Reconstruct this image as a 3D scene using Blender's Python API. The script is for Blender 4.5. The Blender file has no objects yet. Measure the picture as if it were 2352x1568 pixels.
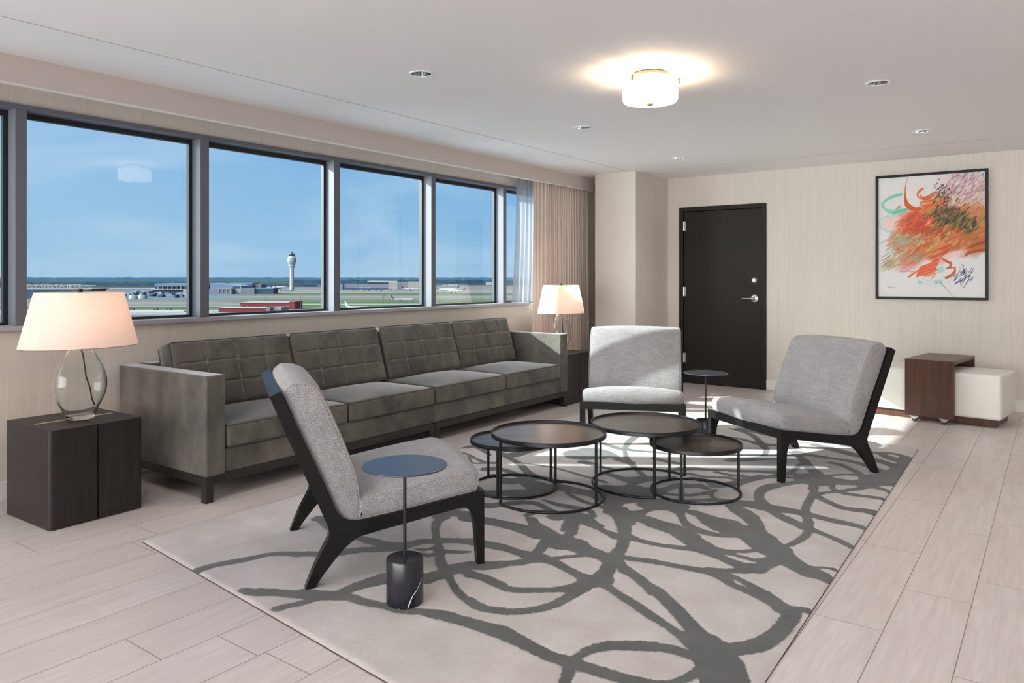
import bpy, bmesh, math, random
import numpy as np
from mathutils import Vector, Matrix, noise

scene = bpy.context.scene
COL = scene.collection
PI = math.pi
rnd = random.Random(7)

# ---------------------------------------------------------------- camera
cam_data = bpy.data.cameras.new('camera')
cam = bpy.data.objects.new('camera', cam_data)
COL.objects.link(cam)
cam.location = (0.0, 0.0, 1.253)
cam.rotation_euler = (PI / 2, 0, math.radians(36.27))
cam_data.sensor_width = 36.0
cam_data.lens = 36.0 * 1706.0 / 2352.0
cam_data.shift_y = -147.0 / 2352.0
cam_data.clip_end = 30000
cam_data.clip_start = 0.05
scene.camera = cam

# ---------------------------------------------------------------- view, world, sun
scene.view_settings.view_transform = 'Standard'
scene.view_settings.look = 'None'
scene.view_settings.exposure = 0.24
scene.view_settings.gamma = 1.0
scene.view_settings.use_curve_mapping = False
cy = scene.cycles
cy.max_bounces = 10
cy.diffuse_bounces = 5
cy.glossy_bounces = 4
cy.transmission_bounces = 8
cy.transparent_max_bounces = 16
cy.caustics_reflective = False
cy.caustics_refractive = False
cy.sample_clamp_indirect = 6.0

SKY_STRENGTH = 0.86
GLOW = 9.2
SUN = 12.5
SUN_AZ = math.radians(34.0)     # direction the light travels, from +X towards +Y
SUN_EL = math.radians(25.0)


def build_world():
    w = bpy.data.worlds.new('sky'); scene.world = w; w.use_nodes = True
    nt = w.node_tree; N = nt.nodes; L = nt.links
    for n in list(N): N.remove(n)
    out = N.new('ShaderNodeOutputWorld'); bg = N.new('ShaderNodeBackground')
    tc = N.new('ShaderNodeTexCoord'); sep = N.new('ShaderNodeSeparateXYZ')
    L.new(tc.outputs['Generated'], sep.inputs[0])
    # base blue by elevation
    ramp = N.new('ShaderNodeValToRGB')
    mr = N.new('ShaderNodeMapRange'); mr.inputs['From Min'].default_value = -0.02; mr.inputs['From Max'].default_value = 0.5
    L.new(sep.outputs['Z'], mr.inputs['Value']); L.new(mr.outputs[0], ramp.inputs[0])
    e = ramp.color_ramp.elements
    e[0].position = 0.0; e[0].color = (0.37, 0.56, 0.78, 1)
    e[1].position = 1.0; e[1].color = (0.10, 0.26, 0.62, 1)
    a = e.new(0.12); a.color = (0.33, 0.55, 0.81, 1)
    a = e.new(0.28); a.color = (0.245, 0.485, 0.80, 1)
    a = e.new(0.48); a.color = (0.165, 0.40, 0.76, 1)
    # paler towards the south-west
    wd = N.new('ShaderNodeVectorMath'); wd.operation = 'DOT_PRODUCT'; wd.inputs[1].default_value = Vector((-0.95, -0.30, -0.10)).normalized()
    L.new(tc.outputs['Generated'], wd.inputs[0])
    wm = N.new('ShaderNodeMapRange'); wm.inputs['From Min'].default_value = 0.36; wm.inputs['From Max'].default_value = 0.85; wm.inputs['To Max'].default_value = 0.62
    L.new(wd.outputs['Value'], wm.inputs['Value'])
    pale = N.new('ShaderNodeMix'); pale.data_type = 'RGBA'; pale.inputs['B'].default_value = (0.50, 0.67, 0.86, 1)
    L.new(wm.outputs[0], pale.inputs['Factor']); L.new(ramp.outputs[0], pale.inputs['A'])
    # thin streaky cloud
    mp = N.new('ShaderNodeMapping'); mp.inputs['Scale'].default_value = (2.2, 2.2, 9.0)
    mp.inputs['Rotation'].default_value = (0.12, 0.10, 0.4)
    L.new(tc.outputs['Generated'], mp.inputs['Vector'])
    nz = N.new('ShaderNodeTexNoise'); nz.inputs['Scale'].default_value = 1.6; nz.inputs['Detail'].default_value = 6; nz.inputs['Roughness'].default_value = 0.55
    nz.inputs['Distortion'].default_value = 0.6
    L.new(mp.outputs[0], nz.inputs['Vector'])
    cr = N.new('ShaderNodeMapRange'); cr.inputs['From Min'].default_value = 0.46; cr.inputs['From Max'].default_value = 0.78; cr.inputs['To Max'].default_value = 0.65
    L.new(nz.outputs['Fac'], cr.inputs['Value'])
    mix = N.new('ShaderNodeMix'); mix.data_type = 'RGBA'
    mix.inputs['B'].default_value = (0.66, 0.78, 0.92, 1)
    L.new(cr.outputs[0], mix.inputs['Factor']); L.new(pale.outputs['Result'], mix.inputs['A'])
    # fill glow added on the sun's side of the sky (behind the unseen rear windows)
    dot = N.new('ShaderNodeVectorMath'); dot.operation = 'DOT_PRODUCT'
    v = Vector((-0.30, -0.93, 0.22)).normalized(); dot.inputs[1].default_value = v
    L.new(tc.outputs['Generated'], dot.inputs[0])
    gm = N.new('ShaderNodeMapRange'); gm.interpolation_type = 'SMOOTHSTEP'
    gm.inputs['From Min'].default_value = 0.15; gm.inputs['From Max'].default_value = 0.85; gm.inputs['To Max'].default_value = GLOW
    L.new(dot.outputs['Value'], gm.inputs['Value'])
    glow = N.new('ShaderNodeMix'); glow.data_type = 'RGBA'; glow.blend_type = 'ADD'; glow.inputs['Factor'].default_value = 1.0
    sc = N.new('ShaderNodeVectorMath'); sc.operation = 'SCALE'; sc.inputs[0].default_value = (1.0, 0.96, 0.93)
    L.new(gm.outputs[0], sc.inputs['Scale'])
    L.new(mix.outputs['Result'], glow.inputs['A']); L.new(sc.outputs[0], glow.inputs['B'])
    L.new(glow.outputs['Result'], bg.inputs['Color']); bg.inputs['Strength'].default_value = SKY_STRENGTH
    L.new(bg.outputs[0], out.inputs[0])
build_world()


def light(name, kind, loc, energy, color=(1, 1, 1), **kw):
    d = bpy.data.lights.new(name, kind); d.energy = energy; d.color = color
    for k, val in kw.items(): setattr(d, k, val)
    o = bpy.data.objects.new(name, d); COL.objects.link(o); o.location = loc
    return o

sun = light('sun', 'SUN', (-20, -20, 20), SUN, (1.0, 0.965, 0.90), angle=math.radians(0.53))
_d = Vector((math.cos(SUN_AZ) * math.cos(SUN_EL), math.sin(SUN_AZ) * math.cos(SUN_EL), -math.sin(SUN_EL)))
sun.rotation_euler = _d.to_track_quat('-Z', 'Y').to_euler()

# ---------------------------------------------------------------- materials
def lin(r, g, b):
    f = lambda c: (c / 255 / 12.92) if c / 255 <= 0.04045 else ((c / 255 + 0.055) / 1.055) ** 2.4
    return (f(r), f(g), f(b), 1.0)

class Mat:
    """small wrapper for building node materials"""
    def __init__(s, name, color=(0.5, 0.5, 0.5, 1), rough=0.5, metal=0.0, **kw):
        s.m = bpy.data.materials.new(name); s.m.use_nodes = True
        s.nt = s.m.node_tree; s.N = s.nt.nodes; s.L = s.nt.links
        s.p = s.N['Principled BSDF']; s.out = s.N['Material Output']
        s.p.inputs['Base Color'].default_value = color
        s.p.inputs['Roughness'].default_value = rough
        s.p.inputs['Metallic'].default_value = metal
        for k, v in kw.items(): s.p.inputs[k].default_value = v
        s._tc = None
    def n(s, t, **kw):
        x = s.N.new(t)
        for k, v in kw.items():
            if hasattr(x, k): setattr(x, k, v)
            else: x.inputs[k].default_value = v
        return x
    def link(s, a, b): s.L.new(a, b)
    def coord(s, scale=(1, 1, 1), kind='Object', rot=(0, 0, 0)):
        if s._tc is None: s._tc = s.N.new('ShaderNodeTexCoord')
        mp = s.N.new('ShaderNodeMapping'); mp.inputs['Scale'].default_value = scale; mp.inputs['Rotation'].default_value = rot
        s.L.new(s._tc.outputs[kind], mp.inputs['Vector']); return mp.outputs[0]
    def noise(s, vec, scale, detail=4, rough=0.5, dist=0.0):
        x = s.N.new('ShaderNodeTexNoise'); x.inputs['Scale'].default_value = scale; x.inputs['Detail'].default_value = detail
        x.inputs['Roughness'].default_value = rough; x.inputs['Distortion'].default_value = dist
        s.L.new(vec, x.inputs['Vector']); return x.outputs['Fac']
    def rng(s, val, a, b, c=0.0, d=1.0):
        x = s.N.new('ShaderNodeMapRange')
        for i, v in zip(('From Min', 'From Max', 'To Min', 'To Max'), (a, b, c, d)): x.inputs[i].default_value = v
        s.L.new(val, x.inputs['Value']); return x.outputs[0]
    def mix(s, fac, a, b, blend='MIX'):
        x = s.N.new('ShaderNodeMix'); x.data_type = 'RGBA'; x.blend_type = blend
        for sock, v in (('Factor', fac), ('A', a), ('B', b)):
            if isinstance(v, (tuple, list, float, int)): x.inputs[sock].default_value = v
            else: s.L.new(v, x.inputs[sock])
        return x.outputs['Result']
    def math(s, op, a, b=0.0):
        x = s.N.new('ShaderNodeMath'); x.operation = op
        for i, v in enumerate((a, b)):
            if isinstance(v, (int, float)): x.inputs[i].default_value = v
            else: s.L.new(v, x.inputs[i])
        return x.outputs[0]
    def base(s, sock): s.L.new(sock, s.p.inputs['Base Color'])
    def bump(s, h, strength=0.3, dist=0.01):
        b = s.N.new('ShaderNodeBump'); b.inputs['Strength'].default_value = strength; b.inputs['Distance'].default_value = dist
        s.L.new(h, b.inputs['Height']); s.L.new(b.outputs[0], s.p.inputs['Normal'])


def m_plain(name, color, rough=0.5, metal=0.0, grain=0.06, gscale=30.0, **kw):
    m = Mat(name, color, rough, metal, **kw)
    f = m.noise(m.coord(), gscale, 3)
    dark = tuple(c * (1 - grain) for c in color[:3]) + (1,)
    lite = tuple(min(1, c * (1 + grain)) for c in color[:3]) + (1,)
    m.base(m.mix(f, dark, lite)); return m.m


def m_wallpaper():
    m = Mat('wallpaper', rough=0.7)
    f1 = m.noise(m.coord((190, 190, 1.2)), 1.0, 3, 0.6)
    f2 = m.noise(m.coord((420, 420, 6.0)), 1.0, 2)
    f3 = m.noise(m.coord((2, 2, 2)), 1.0, 2)
    c = m.mix(m.rng(f1, 0.3, 0.7), lin(206, 198, 188), lin(220, 214, 206))
    c = m.mix(m.rng(f2, 0.35, 0.7, 0, 0.45), c, lin(192, 182, 171))
    c = m.mix(m.rng(f3, 0.3, 0.7, 0, 0.12), c, lin(226, 220, 210))
    m.base(c); m.bump(f1, 0.15, 0.002); return m.m


def m_ceiling():
    m = Mat('ceiling_paint', lin(234, 233, 234), 0.85)
    f = m.noise(m.coord(), 220, 2); m.bump(f, 0.05, 0.002); return m.m


def m_floor():
    m = Mat('wood_look_tile', rough=0.36)
    W, LEN, X0 = 0.2338, 0.91, -3.303
    vec = m.coord()
    sep = m.n('ShaderNodeSeparateXYZ'); m.link(vec, sep.inputs[0])
    kx = m.math('DIVIDE', m.math('SUBTRACT', sep.outputs['X'], X0), W)
    col = m.math('FLOOR', kx); fx = m.math('FRACT', kx)
    off = m.math('FRACT', m.math('MULTIPLY', m.math('SINE', m.math('MULTIPLY', col, 12.9898)), 43758.5453))
    ky = m.math('ADD', m.math('DIVIDE', sep.outputs['Y'], LEN), off)
    row = m.math('FLOOR', ky); fy = m.math('FRACT', ky)
    gx = m.math('MULTIPLY', m.math('MINIMUM', fx, m.math('SUBTRACT', 1.0, fx)), W)
    gy = m.math('MULTIPLY', m.math('MINIMUM', fy, m.math('SUBTRACT', 1.0, fy)), LEN)
    g = m.math('MINIMUM', gx, gy)
    grout = m.rng(g, 0.0010, 0.0022, 1, 0)
    # per-tile id
    cid = m.n('ShaderNodeCombineXYZ'); m.link(col, cid.inputs[0]); m.link(row, cid.inputs[1])
    wn = m.n('ShaderNodeTexWhiteNoise', noise_dimensions='3D'); m.link(cid.outputs[0], wn.inputs['Vector'])
    sh = m.n('ShaderNodeVectorMath', operation='ADD'); m.link(vec, sh.inputs[0])
    sc = m.n('ShaderNodeVectorMath', operation='SCALE'); m.link(wn.outputs['Color'], sc.inputs[0]); sc.inputs['Scale'].default_value = 7.0
    m.link(sc.outputs[0], sh.inputs[1])
    mp = m.n('ShaderNodeMapping'); mp.inputs['Scale'].default_value = (26, 2.2, 1); m.link(sh.outputs[0], mp.inputs['Vector'])
    f1 = m.noise(mp.outputs[0], 1.0, 6, 0.6, 1.2)
    mp2 = m.n('ShaderNodeMapping'); mp2.inputs['Scale'].default_value = (110, 5, 1); m.link(sh.outputs[0], mp2.inputs['Vector'])
    f2 = m.noise(mp2.outputs[0], 1.0, 3, 0.6, 0.3)
    c = m.mix(m.rng(f1, 0.3, 0.75), lin(213, 205, 202), lin(194, 184, 180))
    c = m.mix(m.rng(f2, 0.45, 0.75, 0, 0.35), c, lin(178, 164, 158))
    c = m.mix(m.rng(wn.outputs['Value'], 0, 1, 0, 0.35), c, lin(194, 180, 172))
    c = m.mix(grout, c, lin(128, 116, 110))
    m.base(c)
    h = m.math('SUBTRACT', m.math('MULTIPLY', f2, 0.15), grout)
    m.bump(h, 0.25, 0.002)
    m.link(m.rng(f1, 0.2, 0.8, 0.30, 0.42), m.p.inputs['Roughness'])
    return m.m


def m_velvet(name='sofa_velvet', c0=(66, 63, 59), c1=(112, 106, 97)):
    m = Mat(name, rough=0.75)
    f = m.noise(m.coord((4, 4, 3.2)), 1.0, 5, 0.62)
    f2 = m.noise(m.coord((38, 38, 30)), 1.0, 4, 0.65)
    c = m.mix(m.rng(f, 0.34, 0.68), lin(*c0), lin(*c1))
    c = m.mix(m.rng(f2, 0.40, 0.75, 0, 0.14), c, lin(50, 48, 45))
    m.base(c)
    m.p.inputs['Sheen Weight'].default_value = 1.0; m.p.inputs['Sheen Roughness'].default_value = 0.30
    m.p.inputs['Sheen Tint'].default_value = (0.8, 0.82, 0.85, 1)
    m.bump(m.noise(m.coord(), 900, 1), 0.05, 0.001); return m.m


def m_tweed():
    m = Mat('tweed_upholstery', rough=0.85)
    wob = m.noise(m.coord(), 90, 2)
    def wave(d):
        q = m.n('ShaderNodeVectorMath', operation='DOT_PRODUCT'); m.link(m.coord(), q.inputs[0]); q.inputs[1].default_value = d
        return m.math('ADD', m.math('MULTIPLY', m.math('SINE', m.math('ADD', m.math('MULTIPLY', q.outputs['Value'], 1180.0), m.math('MULTIPLY', wob, 7.0))), 0.5), 0.5)
    w1 = wave((0.70, 0.50, 0.50)); w2 = wave((-0.50, 0.70, -0.50))
    weave = m.math('MULTIPLY', m.math('MAXIMUM', w1, 0.12), m.math('MAXIMUM', w2, 0.12))
    fl = m.noise(m.coord((9, 190, 190)), 1.0, 4, 0.65)      # slubs across the width
    fs = m.noise(m.coord((220, 40, 40)), 1.0, 3, 0.6)
    v = m.noise(m.coord(), 620, 2, 0.6); big = m.noise(m.coord(), 7, 3)
    c = m.mix(m.rng(v, 0.34, 0.64), lin(112, 108, 110), lin(196, 193, 192))
    c = m.mix(m.rng(fl, 0.44, 0.70, 0, 0.55), c, lin(104, 102, 106))
    c = m.mix(m.rng(fs, 0.46, 0.72, 0, 0.35), c, lin(206, 203, 202))
    c = m.mix(m.rng(weave, 0.02, 0.34, 0.62, 0), c, lin(70, 65, 66))
    c = m.mix(m.rng(big, 0.35, 0.7, 0, 0.12), c, lin(206, 203, 202))
    m.base(c)
    m.p.inputs['Sheen Weight'].default_value = 0.2
    m.bump(weave, 0.5, 0.002); return m.m


def m_dark_wood(name, c0, c1, rough=0.38, axis=2, scale=1.0, spec=0.5, bump=0.12):
    m = Mat(name, rough=rough); m.p.inputs['Specular IOR Level'].default_value = spec
    s = [90 * scale, 90 * scale, 90 * scale]; s[axis] = 3.5 * scale
    f = m.noise(m.coord(tuple(s)), 1.0, 5, 0.62, 0.8)
    s2 = [9 * scale] * 3; s2[axis] = 1.0 * scale
    f2 = m.noise(m.coord(tuple(s2)), 1.0, 3, 0.5, 1.5)
    c = m.mix(m.rng(f, 0.32, 0.7), lin(*c0), lin(*c1))
    c = m.mix(m.rng(f2, 0.35, 0.7, 0, 0.4), c, lin(*[v * 0.72 for v in c0]))
    m.base(c); m.bump(f, bump, 0.002); return m.m


def m_rug():
    m = Mat('rug_pile', rough=0.95)
    at = m.n('ShaderNodeAttribute', attribute_name='band')
    vec = m.coord()
    wob = m.noise(vec, 60, 3, 0.6)
    d = m.math('ADD', at.outputs['Fac'], m.rng(wob, 0.2, 0.8, -0.006, 0.006))
    mask = m.rng(d, -0.0035, 0.0035, 1, 0)
    f = m.noise(vec, 4.5, 5, 0.6); fg = m.noise(m.coord((160, 60, 60)), 1.0, 3, 0.65); ff = m.noise(vec, 420, 2, 0.6)
    light_c = m.mix(m.rng(f, 0.3, 0.7), lin(176, 168, 164), lin(200, 193, 190))
    light_c = m.mix(m.rng(fg, 0.4, 0.7, 0, 0.3), light_c, lin(148, 140, 137))
    light_c = m.mix(m.rng(ff, 0.4, 0.65, 0, 0.25), light_c, lin(136, 128, 125))
    f_d = m.noise(vec, 6.0, 4, 0.6)
    dark_c = m.mix(m.rng(f_d, 0.35, 0.7), lin(38, 38, 36), lin(68, 68, 65))
    dark_c = m.mix(m.rng(ff, 0.42, 0.62, 0, 0.55), dark_c, lin(92, 91, 87))
    m.base(m.mix(mask, light_c, dark_c))
    h = m.math('ADD', m.math('MULTIPLY', ff, 0.5), m.math('MULTIPLY', m.rng(at.outputs['Fac'], -0.006, 0.010, 0, 1), 0.9))
    m.p.inputs['Sheen Weight'].default_value = 0.25
    m.bump(h, 0.45, 0.004); return m.m


def m_glass_pane(tint=(0.80, 0.93, 0.95, 1)):
    m = Mat('window_glass')
    tr = m.n('ShaderNodeBsdfTransparent'); tr.inputs['Color'].default_value = tint
    gl = m.n('ShaderNodeBsdfGlossy'); gl.inputs['Roughness'].default_value = 0.0
    lw = m.n('ShaderNodeFresnel'); lw.inputs['IOR'].default_value = 1.5
    mx = m.n('ShaderNodeMixShader'); m.link(lw.outputs[0], mx.inputs[0]); m.link(tr.outputs[0], mx.inputs[1]); m.link(gl.outputs[0], mx.inputs[2])
    m.link(mx.outputs[0], m.out.inputs['Surface']); return m.m


def m_shade(name, color, trans, emit=0.0, ecol=(1, 0.8, 0.6, 1)):
    m = Mat(name)
    f = m.noise(m.coord((260, 260, 40)), 1.0, 2)
    f2 = m.noise(m.coord((40, 40, 300)), 1.0, 2)
    weave = m.rng(m.math('ADD', f, f2), 0.7, 1.3, 0.90, 1.04)
    cc = m.mix(1.0, color, weave, 'MULTIPLY')
    d = m.n('ShaderNodeBsdfDiffuse'); t = m.n('ShaderNodeBsdfTranslucent')
    m.link(cc, d.inputs['Color'])
    cc2 = m.mix(1.0, trans, weave, 'MULTIPLY'); m.link(cc2, t.inputs['Color'])
    a = m.n('ShaderNodeAddShader'); m.link(d.outputs[0], a.inputs[0]); m.link(t.outputs[0], a.inputs[1])
    last = a.outputs[0]
    if emit > 0:
        e = m.n('ShaderNodeEmission'); e.inputs['Color'].default_value = ecol; e.inputs['Strength'].default_value = emit
        a2 = m.n('ShaderNodeAddShader'); m.link(last, a2.inputs[0]); m.link(e.outputs[0], a2.inputs[1]); last = a2.outputs[0]
    m.link(last, m.out.inputs['Surface']); return m.m


def m_sheer():
    m = Mat('sheer_voile')
    d = m.n('ShaderNodeBsdfDiffuse'); d.inputs['Color'].default_value = (0.55, 0.58, 0.63, 1)
    t = m.n('ShaderNodeBsdfTranslucent'); t.inputs['Color'].default_value = (0.30, 0.33, 0.38, 1)
    tr = m.n('ShaderNodeBsdfTransparent')
    a = m.n('ShaderNodeMixShader'); a.inputs[0].default_value = 0.5; m.link(d.outputs[0], a.inputs[1]); m.link(t.outputs[0], a.inputs[2])
    f = m.noise(m.coord((700, 700, 700)), 1.0, 1)
    b = m.n('ShaderNodeMixShader'); m.link(m.rng(f, 0.3, 0.7, 0.05, 0.4), b.inputs[0]); m.link(a.outputs[0], b.inputs[1]); m.link(tr.outputs[0], b.inputs[2])
    m.link(b.outputs[0], m.out.inputs['Surface']); return m.m


def m_marble():
    m = Mat('black_marble', lin(34, 34, 40), 0.22)
    vec = m.coord()
    c = m.mix(m.noise(vec, 12, 4), lin(26, 26, 31), lin(44, 44, 52))
    m.base(c)
    return m.m


def m_glass_solid():
    m = Mat('blown_glass')
    g = m.n('ShaderNodeBsdfGlass'); g.inputs['IOR'].default_value = 1.40; g.inputs['Roughness'].default_value = 0.0; g.inputs['Color'].default_value = (0.97, 0.98, 0.98, 1)
    m.link(g.outputs[0], m.out.inputs['Surface']); return m.m


def m_attr(name, attr, rough=0.7):
    m = Mat(name, rough=rough)
    a = m.n('ShaderNodeVertexColor'); a.layer_name = attr
    f = m.noise(m.coord(), 380, 2)
    m.base(a.outputs['Color']); m.bump(f, 0.08, 0.001); return m.m


M = {}
M['wallpaper'] = m_wallpaper(); M['ceiling'] = m_ceiling(); M['floor'] = m_floor()
M['trim'] = m_plain('trim_paint', lin(226, 222, 219), 0.5, grain=0.01)
M['fascia'] = m_plain('fascia_paint', lin(205, 194, 189), 0.7, grain=0.01)
M['alu'] = m_plain('window_aluminium', lin(104, 106, 115), 0.45, 0.0, grain=0.02, **{'Specular IOR Level': 0.3})
M['sill'] = m_plain('sill_aluminium', lin(166, 164, 172), 0.35, 0.0, grain=0.02)
M['gasket'] = m_plain('window_gasket', lin(28, 32, 38), 0.5)
M['glass'] = m_glass_pane(); M['clear_glass'] = m_glass_pane((0.97, 0.98, 0.98, 1))
M['velvet'] = m_velvet(); M['seam'] = m_plain('sofa_seam_highlight', lin(158, 151, 140), 0.6)  # seam colour paler than the velvet, painting in the highlight it catches
M['piping'] = m_plain('sofa_piping', lin(72, 68, 62), 0.7)
M['sofa_wood'] = m_dark_wood('sofa_base_wood', (38, 33, 31), (56, 48, 45), 0.42, 0, spec=0.35)
M['tweed'] = m_tweed(); M['tweed_pipe'] = m_plain('tweed_piping', lin(150, 144, 142), 0.9, grain=0.3, gscale=400)
M['ebony'] = m_dark_wood('ebony_wood', (15, 14, 14), (22, 21, 21), 0.36, 1, spec=0.3)
M['table_wood'] = m_dark_wood('dark_oak_veneer', (34, 29, 28), (54, 46, 43), 0.45, 2, spec=0.35)
M['tray_wood'] = m_dark_wood('tray_veneer', (38, 33, 30), (122, 108, 98), 0.24, 0, scale=0.5, spec=0.9, bump=0.35)
M['black_metal'] = m_plain('black_metal', lin(30, 31, 34), 0.38, 0.3, grain=0.03)
M['disc_metal'] = m_plain('dark_disc_metal', lin(96, 100, 110), 0.30, 0.85, grain=0.03)
M['marble'] = m_marble(); M['vein'] = m_plain('marble_vein', lin(226, 226, 224), 0.25)
M['brass'] = m_plain('brass', lin(214, 196, 150), 0.35, 0.7, grain=0.03)
M['chrome'] = m_plain('chrome', lin(205, 205, 205), 0.12, 1.0, grain=0.02)
M['steel'] = m_plain('brushed_steel', lin(190, 188, 185), 0.3, 1.0, grain=0.05)
M['nickel'] = m_plain('warm_nickel', lin(150, 118, 88), 0.4, 0.7, grain=0.03)
M['door'] = m_plain('door_paint', lin(34, 29, 23), 0.5, grain=0.04, gscale=8, **{'Specular IOR Level': 0.25})
M['drape'] = m_plain('drape_fabric', lin(212, 196, 187), 0.85, grain=0.10, gscale=220)
M['sheer'] = m_sheer()
M['leather'] = m_plain('cream_upholstery', lin(228, 225, 218), 0.5, grain=0.02, gscale=12)
M['walnut'] = m_dark_wood('walnut_veneer', (66, 38, 27), (92, 56, 40), 0.34, 2, 0.5)
M['shade'] = m_shade('linen_shade', (0.62, 0.54, 0.50, 1), (0.36, 0.265, 0.215, 1))
M['opal'] = m_shade('opal_glass', (0.75, 0.74, 0.72, 1), (0.3, 0.29, 0.27, 1), 1.4, (1, 0.93, 0.84, 1))
M['white_plastic'] = m_plain('white_trim_ring', lin(238, 238, 236), 0.4, grain=0.01)
M['blown'] = m_glass_solid(); M['cord'] = m_plain('lamp_cord', lin(40, 37, 38), 0.5)
M['frame_black'] = m_plain('frame_black', lin(16, 15, 14), 0.4, **{'Specular IOR Level': 0.25})
M['rug'] = m_rug(); M['rug_edge'] = m_plain('rug_binding', lin(70, 60, 56), 0.95)
M['paint'] = m_attr('canvas_paint', 'paint', 0.6)

# ---------------------------------------------------------------- mesh helpers
def obj(name, bm, mat, parent=None, smooth=False, bevel=0.0, segs=2, solid=0.0, loc=None, rot=None, angle=40):
    me = bpy.data.meshes.new(name); bmesh.ops.recalc_face_normals(bm, faces=bm.faces[:]); bm.to_mesh(me); bm.free()
    me.materials.append(mat)
    o = bpy.data.objects.new(name, me); COL.objects.link(o)
    if smooth or bevel > 0:
        me.shade_smooth()
        try: me.set_sharp_from_angle(angle=math.radians(angle))
        except Exception: pass
    if bevel > 0:
        b = o.modifiers.new('bevel', 'BEVEL'); b.width = bevel; b.segments = segs; b.limit_method = 'ANGLE'; b.angle_limit = math.radians(35); b.harden_normals = False
    if solid > 0:
        s = o.modifiers.new('solid', 'SOLIDIFY'); s.thickness = solid; s.offset = 0
    if parent is not None: o.parent = parent
    if loc is not None: o.location = loc
    if rot is not None: o.rotation_euler = rot
    return o

def thing(name, label, cat, loc=(0, 0, 0), rotz=0.0, group=None):
    o = bpy.data.objects.new(name, None); COL.objects.link(o); o.empty_display_size = 0.1
    o.location = loc; o.rotation_euler = (0, 0, rotz); tag(o, label, cat, group); return o

def tag(o, label, cat, group=None, kind=None):
    o['label'] = label; o['category'] = cat
    if group: o['group'] = group
    if kind: o['kind'] = kind
    return o

def struct(o): o['kind'] = 'structure'; return o

def box(bm, x0, x1, y0, y1, z0, z1):
    v = [bm.verts.new(p) for p in ((x0, y0, z0), (x1, y0, z0), (x1, y1, z0), (x0, y1, z0), (x0, y0, z1), (x1, y0, z1), (x1, y1, z1), (x0, y1, z1))]
    for f in ((0, 3, 2, 1), (4, 5, 6, 7), (0, 1, 5, 4), (1, 2, 6, 5), (2, 3, 7, 6), (3, 0, 4, 7)): bm.faces.new([v[i] for i in f])
    return bm

def B(*a):
    bm = bmesh.new(); box(bm, *a); return bm

def prism(bm, poly, axis, a, b):
    """extrude a 2-D polygon along an axis; poly gives the other two coordinates in order"""
    def p3(u, v, w):
        return {0: (w, u, v), 1: (u, w, v), 2: (u, v, w)}[axis]
    A = [bm.verts.new(p3(u, v, a)) for u, v in poly]; Bv = [bm.verts.new(p3(u, v, b)) for u, v in poly]
    n = len(poly)
    bm.faces.new(A); bm.faces.new(Bv[::-1])
    for i in range(n):
        j = (i + 1) % n; bm.faces.new((A[i], Bv[i], Bv[j], A[j]))
    return bm

def tube(bm, pts, r, closed=False, segs=8, caps=True):
    pts = [Vector(p) for p in pts]; n = len(pts); rings = []
    up = None
    for i, p in enumerate(pts):
        a = pts[(i - 1) % n] if (closed or i > 0) else p
        b = pts[(i + 1) % n] if (closed or i < n - 1) else p
        t = (b - a).normalized()
        if up is None:
            up = Vector((0, 0, 1)) if abs(t.z) < 0.9 else Vector((1, 0, 0))
        s = t.cross(up).normalized(); up = s.cross(t).normalized()
        rr = r[i] if isinstance(r, (list, tuple)) else r
        rings.append([bm.verts.new(p + (s * math.cos(k * 2 * PI / segs) + up * math.sin(k * 2 * PI / segs)) * rr) for k in range(segs)])
    m = n if closed else n - 1
    for i in range(m):
        A, Bq = rings[i], rings[(i + 1) % n]
        for k in range(segs):
            j = (k + 1) % segs; bm.faces.new((A[k], A[j], Bq[j], Bq[k]))
    if caps and not closed:
        bm.faces.new(rings[0][::-1]); bm.faces.new(rings[-1])
    return bm

def lathe(bm, prof, segs=48, sx=1.0, sy=1.0, c=(0, 0), closed_profile=False):
    rings = []
    for r, z in prof:
        if r <= 1e-6: rings.append([bm.verts.new((c[0], c[1], z))])
        else: rings.append([bm.verts.new((c[0] + r * sx * math.cos(2 * PI * k / segs), c[1] + r * sy * math.sin(2 * PI * k / segs), z)) for k in range(segs)])
    n = len(rings)
    for i in range(n if closed_profile else n - 1):
        A, Bq = rings[i], rings[(i + 1) % n]
        for k in range(segs):
            j = (k + 1) % segs
            if len(A) == 1 and len(Bq) == 1: continue
            if len(A) == 1: bm.faces.new((A[0], Bq[j], Bq[k]))
            elif len(Bq) == 1: bm.faces.new((A[k], A[j], Bq[0]))
            else: bm.faces.new((A[k], A[j], Bq[j], Bq[k]))
    return bm

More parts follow.
